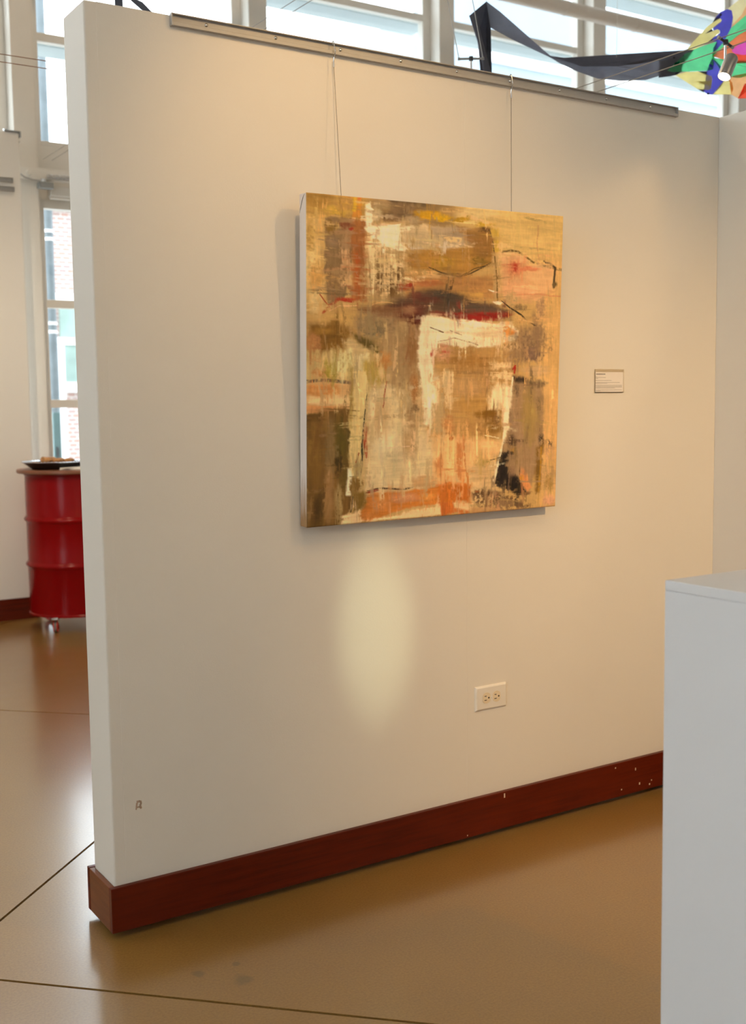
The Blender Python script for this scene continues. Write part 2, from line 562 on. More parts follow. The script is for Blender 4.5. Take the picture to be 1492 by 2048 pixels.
# ------------------------------------------------------------------ pedestal
PH = 1.016
pc = on_plane(1330, 1160, 2, PH)
ped = thing('pedestal', (pc[0]+.22, pc[1]-.22, 0), 'plain white painted box pedestal standing in front of the display wall', 'pedestal')
MB().box(pc[0], pc[0]+.44, pc[1]-.44, pc[1], 0, PH-.019).build('body', 'pedestal_paint', ped, .0018)
MB().box(pc[0], pc[0]+.44, pc[1]-.44, pc[1], PH-.0188, PH).build('top_board', 'pedestal_paint', ped, .0018)

# ------------------------------------------------------------------ picture rail, wires
R0, R1 = .220, 2.007
rail = thing('hanging_rail', ((R0+R1)/2, -.006, 2.281), 'long aluminium picture rail screwed along the top of the canvas wall', 'rail')
MB().box(R0, R1, -.004, 0, 2.282, 2.311).build('web', 'aluminium', rail, .0005, 1)
MB().box(R0, R1, -.013, -.0035, 2.3085, 2.3112).build('upper_lip', 'aluminium', rail, .0005, 1)
MB().box(R0, R1, -.013, -.0035, 2.2815, 2.2845).box(R0, R1, -.0135, -.0115, 2.2815, 2.290).build('lower_lip', 'aluminium', rail, .0005, 1)
MB().box(R0-.003, R0, -.0135, 0, 2.281, 2.3115).build('end_cap', 'aluminium', rail, .0005, 1)
MB().box(R1, R1+.003, -.0135, 0, 2.281, 2.3115).build('end_cap', 'aluminium', rail, .0005, 1)
for k in range(9):
    MB().lathe([(0, -.0035), (.0028, -.003), (.0045, -.0012), (.0047, .0005)], 12, (.314+.1966*k, -.004, 2.2985), (0, 1, 0)).build('screw', 'chrome', rail, smooth=True)

# painting pose (leans out at the top, hung from the two wires)
PX, PZ, PW, PHT, PLEAN, PROT, PYB, PTW = .994641, 1.019117, .885716, .881098, .047984, .0077433, -.0444357, -.0058808
PM = (Matrix.Translation((PX, PYB, PZ)) @ Matrix.Rotation(PTW, 4, 'Z') @ Matrix.Rotation(PLEAN, 4, 'X')
      @ Matrix.Translation((0, 0, PHT/2)) @ Matrix.Rotation(-PROT, 4, 'Y') @ Matrix.Translation((0, 0, -PHT/2)))
CD = .038                                   # canvas depth

def wire_set(hpx, tx, label):
    h = on_plane(*hpx, 1, -.016)
    end = PM @ Vector((tx, CD-.006, PHT-.03))
    w = thing('hanging_wire', (end.x, end.y, end.z), label, 'wire', 'wires holding the canvas')
    hx, hz = h[0], 2.3095
    pts = []
    for t in np.linspace(0, math.pi, 7):
        pts.append((hx, -.0145-.0035*math.cos(t)*1.0+.001, hz+.004*math.sin(t)+.001))
    pts = [(hx, -.0105, hz-.004)]+pts[::1][0:0]+[(hx, -.0108, hz+.0025), (hx, -.0145, hz+.0050), (hx, -.0185, hz+.002), (hx+.001, -.0195, hz-.012),
           (hx+.004, -.0190, hz-.022), (hx+.0035, -.0180, hz-.030), (hx-.001, -.0175, hz-.038), (hx-.0005, -.017, hz-.050), (hx, -.0165, hz-.056)]
    MB().tube(pts, .0016, 8).build('hook', 'chrome', w, smooth=True)
    MB().lathe([(0, 0), (.0026, 0), (.0026, .010), (0, .010)], 10, (hx, -.0165, hz-.064)).build('ferrule', 'chrome', w)
    a = Vector((hx, -.0165, hz-.062)); b = Vector(end)
    MB().tube([a.lerp(b, t) for t in np.linspace(0, 1, 8)], .0010, 6).build('cable', 'steel_wire', w, smooth=True)
wire_set((667, 100), -.316, 'thin steel wire and hook holding the canvas, the one farther from the outlet')
wire_set((1022, 165), .268, 'thin steel wire and hook holding the canvas, the one above the outlet')

# ------------------------------------------------------------------ the painting
def make_painting():
    NX, NY = 470, 540
    rng = np.random.default_rng(11)
    U, V = np.meshgrid(np.linspace(0, 1, NX), np.linspace(0, 1, NY))      # V = 0 at the top
    # rectangle of the canvas -> sketch coordinates in which the strokes are noted
    src = [(0, 0), (1, 0), (1, 1), (0, 1)]
    dst = [(90, 65), (1433, 188), (1387, 1710), (92, 1823)]
    A = []; B = []
    for (u, w), (x, y) in zip(src, dst):
        A += [[u, w, 1, 0, 0, 0, -u*x, -w*x], [0, 0, 0, u, w, 1, -u*y, -w*y]]; B += [x, y]
    h = np.linalg.solve(np.array(A, float), np.array(B, float))
    den = h[6]*U+h[7]*V+1
    X = (h[0]*U+h[1]*V+h[2])/den; Y = (h[3]*U+h[4]*V+h[5])/den

    def vnoise(fx, fy, seed):
        r = np.random.default_rng(seed)
        gx, gy = int(fx)+3, int(fy)+3
        G = r.random((gy, gx))
        x = U*fx; y = V*fy
        xi = x.astype(int); yi = y.astype(int)
        xf = x-xi; yf = y-yi
        xf = xf*xf*(3-2*xf); yf = yf*yf*(3-2*yf)
        return (G[yi, xi]*(1-xf)+G[yi, xi+1]*xf)*(1-yf)+(G[yi+1, xi]*(1-xf)+G[yi+1, xi+1]*xf)*yf
    def fbm(fx, fy, seed, o=4):
        s = 0; a = .5; t = 0
        for i in range(o):
            s = s+a*vnoise(fx*2**i, fy*2**i, seed+i*17); t += a; a *= .55
        return s/t
    WX = (fbm(9, 9, 1)-.5)*2; WY = (fbm(9, 9, 101)-.5)*2
    W2X = (fbm(45, 45, 7, 3)-.5)*3; W2Y = (fbm(45, 45, 57, 3)-.5)*3
    VST = fbm(120, 9, 300, 4); HST = fbm(9, 120, 400, 4); GRN = fbm(110, 110, 500, 3); MOT = fbm(16, 16, 600, 5)
    FV = fbm(220, 30, 700, 2); FH = fbm(30, 220, 800, 2)
    IMG = np.empty((NY, NX, 3)); IMG[:] = np.array(srgb(203, 154, 88))
    HGT = np.zeros((NY, NX))
    def ss(a, b, x):
        t = np.clip((x-a)/(b-a+1e-9), 0, 1); return t*t*(3-2*t)
    def win(x0, x1, y0, y1):
        m = (X > x0) & (X < x1) & (Y > y0) & (Y < y1)
        r = np.where(m.any(1))[0]; c = np.where(m.any(0))[0]
        if len(r) == 0 or len(c) == 0: return None
        return slice(r[0], r[-1]+1), slice(c[0], c[-1]+1)
    def lay(S, mask, col, var, h, tex):
        col = np.array(srgb(*col))
        n = (MOT[S]-.5)*1.0+(tex[S]-.5)*1.2
        cc = col[None, None, :]*(1+var*n[..., None]*3.0)
        IMG[S] = IMG[S]*(1-mask[..., None])+cc*mask[..., None]
        HGT[S] = HGT[S]*(1-.7*mask)+h*mask*(.5+.9*tex[S])
    def segd(px, py, a, b):
        dx, dy = b[0]-a[0], b[1]-a[1]
        t = np.clip(((px-a[0])*dx+(py-a[1])*dy)/(dx*dx+dy*dy+1e-9), 0, 1)
        return np.hypot(px-a[0]-t*dx, py-a[1]-t*dy), t
    def tex_of(d):
        return {'v': VST, 'h': HST, 'g': GRN}[d]
    def poly(pts, col, soft=10, warp=14, op=1., dry=0., d='v', var=.10, h=.3, fine=6):
        xs = [p[0] for p in pts]; ys_ = [p[1] for p in pts]; m = soft*2+warp*2+6
        S = win(min(xs)-m, max(xs)+m, min(ys_)-m, max(ys_)+m)
        if S is None: return
        px = X[S]+WX[S]*warp+W2X[S]*fine; py = Y[S]+WY[S]*warp+W2Y[S]*fine
        ins = np.zeros(px.shape, bool); dist = np.full(px.shape, 1e9)
        for i in range(len(pts)):
            a, b = pts[i], pts[(i+1) % len(pts)]
            c = ((a[1] > py) != (b[1] > py)) & (px < (b[0]-a[0])*(py-a[1])/(b[1]-a[1]+1e-9)+a[0])
            ins ^= c
            dist = np.minimum(dist, segd(px, py, a, b)[0])
        sd = np.where(ins, dist, -dist)
        t = tex_of(d)
        mask = ss(-soft, soft, sd+(t[S]*.6+GRN[S]*.4-.5)*min(soft, 16)*2.4)*op
        if dry:
            mask = mask*ss(dry-.12, dry+.12, t[S]*.6+GRN[S]*.4+.12*ss(0, soft*4+20, sd))
        lay(S, mask, col, var, h, t)
    def rect(x0, x1, y0, y1, col, **k):
        poly([(x0, y0), (x1, y0), (x1, y1), (x0, y1)], col, **k)
    def blob(cx, cy, rx, ry, col, ang=0, soft=.6, op=1., dry=0., d='g', var=.10, h=.25, warp=16):
        m = max(rx, ry)*1.4+warp
        S = win(cx-m, cx+m, cy-m, cy+m)
        if S is None: return
        px = X[S]+WX[S]*warp+W2X[S]*5-cx; py = Y[S]+WY[S]*warp+W2Y[S]*5-cy
        ca, sa = math.cos(math.radians(ang)), math.sin(math.radians(ang))
        q = np.hypot((px*ca+py*sa)/rx, (-px*sa+py*ca)/ry)
        t = tex_of(d)
        mask = (1-ss(1-soft, 1+soft*.4, q+(t[S]*.6+GRN[S]*.4-.5)*.8))*op
        if dry:
            mask = mask*ss(dry-.12, dry+.12, t[S]*.6+GRN[S]*.4)
        lay(S, mask, col, var, h, t)
    def line(pts, w, col, op=1., dry=0., warp=5, d='g', h=.4, taper=False, soft=.5):
        xs = [p[0] for p in pts]; ys_ = [p[1] for p in pts]; m = w*2+warp*2+6
        S = win(min(xs)-m, max(xs)+m, min(ys_)-m, max(ys_)+m)
        if S is None: return
        px = X[S]+WX[S]*warp+W2X[S]*2; py = Y[S]+WY[S]*warp+W2Y[S]*2
        dist = np.full(px.shape, 1e9); n = len(pts)-1; tt = np.zeros(px.shape)
        for i in range(n):
            dd, t = segd(px, py, pts[i], pts[i+1])
            tt = np.where(dd < dist, (i+t)/n, tt); dist = np.minimum(dist, dd)
        ww = w/2*(1-.75*np.abs(2*tt-1)**2) if taper else w/2
        mask = (1-ss(ww*(1-soft), ww*(1+soft)+1, dist))*op
        if dry:
            mask = mask*ss(dry-.12, dry+.12, GRN[S]*.6+FV[S]*.4)
        lay(S, mask, col, .08, h, GRN)

    # ---- ground
    rect(60, 420, 40, 240, (186, 137, 66), soft=40, d='h')
    rect(60, 190, 200, 700, (214, 164, 94), soft=30, d='v', var=.14)
    rect(420, 920, 60, 260, (160, 121, 72), soft=40, d='h', var=.2)
    rect(860, 1460, 120, 430, (222, 174, 99), soft=60, d='h', var=.08)
    rect(1300, 1460, 400, 1700, (218, 163, 94), soft=45, d='v')
    rect(60, 640, 640, 860, (199, 148, 82), soft=40, d='h')
    rect(480, 720, 720, 1400, (181, 139, 88), soft=50, d='v', var=.15)
    rect(720, 1200, 860, 1500, (190, 138, 76), soft=40, d='h', var=.12)
    rect(380, 1100, 1100, 1700, (214, 170, 112), soft=60, d='h')
    # ---- upper left
    blob(150, 110, 90, 60, (176, 126, 54), d='h'); blob(130, 420, 40, 120, (222, 178, 108)); blob(105, 300, 30, 90, (196, 146, 74))
    blob(145, 520, 40, 110, (208, 150, 78)); blob(135, 640, 45, 80, (220, 178, 112))
    blob(255, 155, 70, 30, (206, 156, 60)); blob(290, 120, 60, 40, (196, 142, 70))
    poly([(185, 195), (240, 182), (332, 206), (345, 330), (290, 620), (200, 655), (182, 500)], (152, 114, 70), soft=6, warp=4, d='v', var=.12)
    blob(215, 245, 30, 45, (140, 100, 40)); blob(230, 320, 40, 40, (146, 112, 78)); blob(235, 540, 50, 80, (150, 110, 66))
    rect(325, 412, 205, 640, (177, 106, 50), soft=12, d='v', var=.16)
    rect(268, 326, 310, 570, (210, 156, 104), soft=10, dry=.47, d='v', h=.7)
    rect(275, 325, 250, 360, (172, 128, 84), soft=12)
    rect(345, 372, 330, 640, (186, 88, 34), soft=9, dry=.45, d='v')
    rect(335, 378, 92, 200, (208, 132, 48), soft=7, d='v'); rect(330, 352, 90, 165, (212, 160, 46), soft=5)
    blob(362, 97, 12, 8, (205, 110, 50))
    blob(300, 225, 40, 24, (148, 84, 50)); blob(328, 248, 14, 10, (176, 62, 36))
    # ---- top centre
    rect(520, 730, 92, 128, (92, 72, 52), soft=16, d='h', op=.85); blob(590, 165, 90, 55, (134, 100, 64), d='h', var=.18)
    blob(520, 215, 60, 30, (132, 92, 52)); blob(480, 130, 60, 26, (176, 138, 90))
    blob(745, 185, 110, 26, (214, 150, 24), ang=8, d='h', soft=.5); blob(790, 198, 60, 18, (220, 162, 20), soft=.5)
    blob(860, 170, 90, 26, (192, 142, 80), d='h'); blob(980, 180, 130, 34, (226, 184, 116), d='h'); blob(900, 215, 60, 14, (204, 148, 36), ang=-14)
    blob(640, 210, 50, 24, (190, 152, 104)); blob(450, 185, 30, 40, (206, 172, 120))
    # ---- cream window top
    rect(400, 610, 220, 640, (196, 152, 94), soft=20, d='v', var=.16)
    blob(520, 530, 90, 110, (132, 90, 44), soft=.8, d='v', var=.2); blob(470, 450, 60, 70, (150, 106, 56), dry=.45)
    rect(405, 600, 300, 600, (222, 180, 122), soft=24, dry=.52, d='v', h=.8)
    poly([(392, 130), (424, 112), (432, 150), (428, 235), (470, 240), (578, 228), (582, 335), (625, 372), (560, 372), (500, 345), (430, 310), (398, 265)],
         (242, 214, 164), soft=7, warp=10, d='h', var=.06, h=1.)
    rect(418, 446, 330, 600, (226, 188, 130), soft=8, dry=.46, h=.9)
    rect(470, 560, 380, 450, (214, 170, 110), soft=20, dry=.45)
    poly([(580, 236), (720, 240), (905, 262), (970, 320), (900, 355), (640, 362), (588, 330)], (208, 170, 118), soft=10, warp=10, d='h', var=.12, h=.6)
    poly([(720, 240), (890, 250), (970, 300), (960, 345), (880, 350), (760, 300)], (180, 146, 108), soft=14, warp=12, d='h', op=.85)
    rect(690, 900, 286, 322, (226, 180, 116), soft=10, dry=.5, d='h', h=.8); rect(590, 880, 344, 362, (218, 194, 164), soft=6, dry=.45, d='h', h=.7)
    poly([(610, 372), (960, 345), (1000, 250), (1052, 262), (1082, 420), (1000, 470), (880, 512), (760, 480), (640, 470)], (181, 124, 50), soft=14, warp=8, d='h', var=.12)
    poly([(880, 246), (1050, 258), (1072, 380), (990, 420), (930, 330)], (166, 112, 50), soft=18, d='h', op=.9); blob(1010, 262, 40, 14, (120, 80, 36), ang=8)
    blob(790, 440, 70, 38, (186, 134, 46)); blob(640, 420, 40, 50, (164, 116, 56), dry=.4)
    blob(760, 385, 40, 16, (210, 164, 104), dry=.5); blob(990, 425, 34, 24, (148, 108, 38))
    rect(600, 1082, 500, 626, (190, 130, 68), soft=18, d='h', var=.14)
    line([(730, 462), (800, 490), (890, 512), (970, 480), (1062, 425)], 5, (72, 54, 28), h=0, dry=.3)
    line([(885, 512), (960, 470), (1040, 440)], 3, (84, 62, 30), h=0)
    rect(590, 700, 512, 542, (236, 196, 140), soft=8, dry=.46, d='h', h=.9); rect(560, 640, 545, 575, (172, 84, 46), soft=12)
    blob(626, 552, 22, 12, (168, 46, 26)); blob(720, 548, 90, 18, (186, 106, 56), d='h'); blob(930, 540, 120, 40, (184, 124, 66), d='h')
    rect(700, 1010, 590, 622, (204, 146, 70), soft=12, d='h', dry=.36)
    # ---- dark beam
    poly([(570, 612), (700, 575), (830, 585), (960, 625), (1080, 652), (1150, 690), (1150, 728), (960, 722), (780, 700), (660, 730), (540, 712), (400, 690), (520, 640)],
         (112, 78, 52), soft=24, warp=14, d='h', var=.2)
    blob(820, 610, 120, 24, (92, 74, 54), ang=6, d='h'); blob(1000, 675, 130, 22, (108, 82, 60), ang=6, d='h')
    blob(620, 690, 110, 50, (118, 52, 36), soft=.8, d='h'); blob(700, 620, 100, 26, (122, 56, 40), ang=8, d='h', op=.8); blob(655, 735, 50, 34, (112, 46, 30))
    blob(620, 680, 40, 26, (176, 118, 76), soft=.9)
    rect(640, 740, 655, 672, (200, 150, 100), dry=.58, d='h')
    poly([(735, 700), (880, 692), (1060, 694), (1165, 702), (1120, 728), (990, 740), (880, 728), (800, 712)], (160, 32, 20), soft=11, warp=5, d='h', var=.16)
    blob(820, 700, 90, 16, (120, 60, 42), d='h', op=.7)
    blob(480, 690, 120, 34, (150, 98, 58), d='h', op=.8)
    # ---- left reds
    line([(175, 698), (215, 655), (262, 628), (330, 640)], 13, (182, 58, 28), dry=.42, d='h'); blob(290, 632, 60, 14, (188, 52, 26), dry=.42, d='h')
    line([(160, 600), (185, 640), (210, 672)], 5, (176, 70, 36)); line([(205, 690), (260, 664), (350, 662)], 4, (226, 170, 110), dry=.4)
    line([(420, 660), (480, 640), (540, 644)], 3, (216, 160, 96))
    # ---- left middle
    blob(260, 735, 130, 40, (208, 156, 84), d='h'); blob(420, 760, 90, 60, (166, 130, 84))
    poly([(90, 760), (240, 745), (330, 790), (300, 880), (200, 900), (140, 960), (88, 940)], (144, 96, 32), soft=22, d='h', var=.16)
    blob(125, 850, 42, 62, (190, 124, 66), soft=.4); blob(170, 790, 60, 20, (168, 116, 44))
    poly([(330, 800), (420, 830), (490, 880), (470, 925), (410, 890), (350, 850)], (116, 90, 36), soft=13, warp=12)
    blob(450, 800, 60, 44, (142, 118, 78), soft=.9); blob(458, 812, 14, 9, (206, 134, 60)); blob(520, 760, 50, 60, (158, 122, 80), soft=.9)
    rect(90, 430, 900, 1050, (206, 166, 100), soft=26, d='v', var=.14)
    blob(205, 1000, 44, 60, (180, 146, 54), soft=.6); blob(130, 940, 40, 40, (200, 146, 84), dry=.4); blob(140, 1015, 30, 24, (206, 140, 76))
    poly([(272, 830), (330, 830), (400, 880), (430, 940), (350, 940), (300, 900)], (206, 166, 106), soft=12, d='h')
    rect(230, 330, 890, 1010, (220, 196, 128), soft=16, dry=.46, d='v', h=.9); rect(345, 420, 910, 1010, (220, 192, 134), soft=12, dry=.40, d='v', h=.8)
    rect(385, 500, 940, 1060, (190, 150, 68), soft=22, d='v', dry=.36)
    blob(500, 945, 34, 48, (206, 134, 66), soft=.5); rect(430, 490, 915, 950, (224, 182, 122), dry=.5, soft=8); blob(478, 1005, 18, 30, (224, 184, 120))
    # ---- left band
    rect(84, 320, 1062, 1210, (214, 158, 96), soft=12, d='h')
    rect(84, 250, 1076, 1132, (206, 132, 66), soft=16, d='h'); rect(110, 310, 1136, 1185, (226, 178, 116), soft=14, d='h')
    rect(90, 240, 1186, 1222, (210, 138, 76), soft=9, d='h'); line([(88, 1056), (200, 1050), (312, 1062)], 16, (108, 82, 62), dry=.42, d='h')
    poly([(88, 1226), (180, 1212), (235, 1196), (316, 1200), (312, 1500), (330, 1640), (300, 1760), (230, 1830), (84, 1840)], (134, 92, 40), soft=9, warp=9, d='v', var=.2)
    blob(130, 1250, 60, 24, (112, 74, 26), d='h'); blob(135, 1450, 36, 220, (146, 100, 40), d='v'); blob(210, 1420, 34, 180, (152, 116, 66), d='v', op=.8)
    blob(265, 1370, 40, 140, (112, 88, 28), d='v'); blob(250, 1480, 22, 60, (84, 60, 22), soft=.7); blob(205, 1650, 34, 160, (170, 120, 66), d='v')
    blob(150, 1720, 26, 100, (96, 64, 24), soft=.8, d='v'); blob(255, 1690, 22, 120, (186, 146, 86), d='v', dry=.42); blob(290, 1560, 30, 60, (118, 88, 34))
    # ---- cream post, black crack
    poly([(318, 990), (400, 1000), (420, 1110), (400, 1290), (385, 1470), (372, 1560), (318, 1560), (306, 1420), (322, 1200)], (226, 186, 116), soft=9, warp=6, d='v', var=.12, h=.6)
    rect(308, 330, 980, 1300, (176, 136, 66), soft=9, dry=.40, d='v'); blob(300, 1330, 16, 60, (120, 92, 40))
    rect(300, 320, 1510, 1650, (236, 208, 156), soft=6, dry=.34, d='v', h=1.); blob(345, 1600, 40, 50, (146, 104, 44)); blob(350, 1510, 22, 50, (176, 140, 88))
    # ---- pale field
    poly([(418, 1100), (500, 1060), (600, 1100), (680, 1280), (750, 1440), (730, 1560), (620, 1612), (404, 1622), (414, 1400)], (220, 184, 128), soft=22, d='h', var=.08, h=.4)
    blob(510, 1390, 80, 80, (222, 192, 140), d='v'); blob(470, 1250, 60, 120, (214, 168, 110), d='v'); blob(560, 1440, 80, 40, (204, 172, 122), d='h')
    blob(620, 1380, 60, 90, (190, 144, 92), soft=.9, d='v'); blob(640, 1240, 50, 100, (178, 134, 84), d='v'); blob(585, 1180, 30, 140, (196, 154, 100), d='v', dry=.4)
    rect(560, 580, 880, 1230, (228, 184, 112), soft=6, dry=.62, d='v', h=.9); blob(655, 1090, 30, 90, (186, 122, 62), soft=.8); blob(640, 900, 40, 110, (168, 114, 62), soft=.8, d='v')
    line([(530, 1330), (540, 1385), (575, 1390), (590, 1300), (600, 1200)], 12, (222, 186, 130), dry=.4); blob(655, 1200, 26, 22, (150, 112, 68))
    line([(404, 1120), (386, 1290), (377, 1400), (381, 1450), (372, 1560)], 8, (46, 42, 28), taper=True, h=0, warp=3)
    line([(397, 1270), (393, 1360), (402, 1455)], 18, (184, 72, 36), dry=.38, h=.3, taper=True); line([(345, 1480), (362, 1432)], 5, (170, 70, 36))
    line([(508, 1050), (492, 1140), (488, 1195)], 6, (174, 64, 36), dry=.36, taper=True)
    line([(404, 1632), (480, 1618), (600, 1622), (650, 1612)], 8, (84, 52, 28), taper=True, dry=.3); line([(398, 1642), (470, 1628)], 14, (156, 44, 24), taper=True)
    # ---- white arch
    poly([(692, 712), (780, 716), (890, 730), (1010, 748), (1150, 752), (1196, 790), (1190, 838), (1080, 868), (900, 876), (775, 868), (748, 950), (768, 1090), (772, 1190),
          (742, 1300), (712, 1285), (694, 1100), (676, 960), (668, 860), (678, 770)], (238, 208, 158), soft=8, warp=10, d='h', var=.08, h=1.)
    blob(1050, 800, 120, 40, (222, 180, 128), d='h', soft=.9); blob(860, 800, 60, 18, (226, 192, 142), d='h'); rect(700, 720, 780, 1250, (226, 190, 140), soft=8, dry=.48)
    line([(735, 775), (780, 792), (800, 800)], 5, (120, 90, 58), dry=.3); line([(760, 850), (860, 830), (980, 862)], 4, (170, 130, 88), dry=.36); line([(840, 790), (900, 812)], 4, (150, 116, 80), dry=.4)
    blob(1145, 795, 50, 26, (216, 130, 52), dry=.44, d='h'); blob(1130, 775, 30, 12, (220, 140, 64), dry=.42)
    # ---- inside the arch
    poly([(790, 896), (1080, 876), (1160, 960), (1080, 1080), (1050, 1200), (1090, 1330), (1060, 1400), (900, 1390), (806, 1300), (784, 1080)], (192, 138, 74), soft=18, d='h', var=.1)
    blob(930, 950, 120, 50, (180, 122, 56), d='h'); blob(930, 1090, 100, 70, (196, 144, 86), d='h'); blob(960, 1180, 90, 60, (194, 138, 66), d='h')
    blob(800, 905, 60, 50, (208, 146, 100), dry=.32); blob(742, 908, 12, 22, (196, 66, 46), dry=.4); blob(815, 905, 34, 12, (196, 76, 50), dry=.48, d='h'); blob(800, 870, 50, 12, (206, 132, 96), dry=.42, d='h')
    rect(796, 850, 1010, 1205, (226, 182, 124), soft=9, dry=.40, d='v', h=.9); blob(760, 1060, 40, 70, (212, 166, 110), soft=.8, d='v'); blob(738, 1130, 34, 60, (240, 214, 160), soft=.4)
    blob(760, 1310, 40, 40, (214, 150, 82)); rect(745, 795, 1180, 1330, (196, 154, 98), soft=12, d='v'); blob(830, 1290, 40, 60, (206, 136, 74))
    rect(1050, 1155, 1080, 1205, (240, 206, 150), soft=20, warp=10, d='v', h=.7); rect(1040, 1160, 960, 1060, (226, 180, 122), soft=16, dry=.44, d='h', h=.8)
    blob(1050, 1228, 80, 26, (152, 100, 26), d='h'); blob(1060, 1300, 60, 50, (166, 116, 50), d='h'); blob(1090, 1262, 40, 30, (140, 96, 50), dry=.36); blob(980, 1310, 60, 40, (190, 134, 70))
    # ---- right scumble
    blob(1240, 850, 110, 90, (158, 118, 80), soft=.9, d='g', var=.18); blob(1300, 790, 44, 110, (154, 116, 78), soft=.8, d='v'); blob(1180, 930, 90, 46, (158, 118, 78), dry=.42); blob(1320, 660, 26, 60, (184, 136, 88))
    blob(1270, 920, 60, 40, (146, 108, 80)); blob(1290, 1000, 80, 34, (206, 158, 104), d='h'); blob(1360, 890, 22, 14, (176, 132, 80), ang=-30)
    blob(1150, 880, 60, 30, (218, 172, 118), dry=.5)
    # ---- upper right
    poly([(1095, 378), (1190, 372), (1260, 420), (1330, 440), (1385, 460), (1385, 560), (1300, 640), (1120, 630), (1100, 520)], (224, 164, 106), soft=22, d='h', var=.08)
    blob(1190, 570, 110, 50, (226, 158, 104), d='h'); blob(1175, 462, 60, 52, (214, 126, 78), soft=.9); blob(1176, 458, 22, 28, (190, 40, 22), soft=.7); blob(1240, 470, 60, 16, (220, 122, 78), d='h')
    line([(1098, 378), (1150, 370), (1195, 374), (1250, 412), (1292, 442)], 9, (132, 96, 44), dry=.30, h=0); line([(1328, 428), (1362, 440), (1388, 462), (1384, 520), (1382, 560)], 10, (84, 62, 34), dry=.22, h=0)
    blob(1390, 550, 18, 18, (120, 90, 48)); line([(1300, 240), (1296, 330), (1302, 440)], 5, (206, 140, 86), op=.7); line([(1150, 600), (1300, 600), (1425, 612)], 5, (216, 130, 84), op=.7)
    poly([(1050, 250), (1092, 260), (1102, 370), (1074, 388)], (212, 162, 62), soft=10, warp=4); blob(1020, 240, 50, 12, (214, 160, 50))
    rect(1062, 1092, 400, 640, (204, 156, 96), soft=8, d='v'); line([(1072, 400), (1082, 500), (1084, 640)], 6, (140, 100, 44), h=.2, dry=.2); line([(1044, 262), (1060, 330), (1072, 390)], 5, (118, 84, 40), h=.2)
    blob(1150, 620, 50, 40, (206, 158, 100)); blob(1085, 640, 26, 8, (240, 210, 166)); line([(1040, 575), (1078, 588)], 6, (232, 206, 168), dry=.4)
    line([(1104, 632), (1140, 662), (1210, 708), (1250, 742), (1292, 768)], 8, (64, 48, 28), taper=True, h=0); blob(1200, 660, 44, 20, (150, 114, 70), ang=10)
    blob(1230, 735, 60, 24, (204, 150, 86))
    # ---- dark box
    poly([(1166, 1030), (1215, 1036), (1350, 1062), (1330, 1110), (1326, 1340), (1296, 1500), (1246, 1640), (1130, 1615), (1062, 1588), (1092, 1450), (1130, 1290), (1156, 1140)],
         (168, 127, 84), soft=8, warp=7, d='v', var=.14)
    blob(1255, 1230, 50, 150, (172, 132, 70), d='v'); blob(1180, 1330, 40, 90, (166, 126, 88), d='v')
    poly([(1162, 1030), (1245, 1040), (1240, 1062), (1185, 1064)], (72, 52, 36), soft=12, warp=8); poly([(1240, 1044), (1352, 1062), (1325, 1086), (1245, 1066)], (124, 94, 60), soft=11)
    blob(1190, 1105, 22, 34, (128, 96, 66), soft=.8); blob(1306, 1180, 16, 70, (130, 100, 62), dry=.5)
    poly([(1102, 1432), (1140, 1428), (1136, 1500), (1196, 1560), (1248, 1642), (1190, 1652), (1112, 1612), (1062, 1588), (1082, 1500)], (46, 33, 27), soft=13, warp=9, d='g', var=.2, h=0)
    blob(1180, 1590, 54, 40, (40, 28, 22), ang=30, soft=.7); blob(1158, 1372, 26, 44, (84, 56, 36), soft=.7, dry=.3); blob(1152, 1412, 20, 13, (186, 132, 60)); line([(1100, 1440), (1160, 1430)], 16, (54, 40, 32), dry=.4)
    blob(1165, 1520, 30, 34, (150, 110, 76), soft=.9, dry=.36)
    line([(1164, 1036), (1154, 1130), (1128, 1280), (1100, 1420), (1066, 1580)], 9, (238, 212, 166), h=1., warp=4); poly([(1150, 1090), (1166, 1130), (1140, 1300), (1104, 1400), (1118, 1280)], (236, 204, 154), soft=7, d='v', h=1.)
    line([(985, 1455), (1050, 1468), (1100, 1452)], 4, (100, 76, 40), h=0); line([(1020, 1340), (1090, 1352)], 4, (236, 200, 146), dry=.3)
    line([(1178, 975), (1166, 992), (1178, 985), (1174, 1012)], 9, (186, 42, 22), h=.4, warp=2)
    # ---- right border
    rect(1325, 1400, 1080, 1480, (214, 158, 92), soft=14, d='v'); blob(1345, 1560, 44, 90, (196, 148, 92), d='v'); blob(1355, 1680, 40, 30, (214, 150, 104)); blob(1345, 1430, 30, 50, (206, 150, 100), dry=.4)
    blob(1350, 1590, 24, 50, (172, 128, 62), soft=.9)
    poly([(1290, 1400), (1322, 1380), (1316, 1500), (1304, 1640), (1284, 1650), (1278, 1540)], (136, 94, 32), soft=9, warp=5, d='v'); blob(1312, 1360, 18, 40, (90, 68, 44), dry=.44); blob(1345, 1385, 24, 40, (110, 84, 58), dry=.56)
    line([(1310, 1400), (1308, 1520), (1300, 1600)], 6, (190, 130, 30), op=.8)
    # ---- peach and orange foot
    poly([(770, 1345), (880, 1345), (1000, 1355), (1090, 1380), (1070, 1460), (960, 1500), (930, 1580), (760, 1600), (745, 1470)], (226, 168, 104), soft=18, d='v', var=.1)
    blob(1040, 1400, 60, 40, (236, 178, 112), d='h'); rect(770, 800, 1360, 1590, (232, 178, 112), soft=9, dry=.42, h=.7); rect(868, 902, 1380, 1580, (206, 124, 62), soft=8, dry=.48, d='v'); blob(785, 1500, 22, 70, (208, 130, 70), soft=.6, d='v')
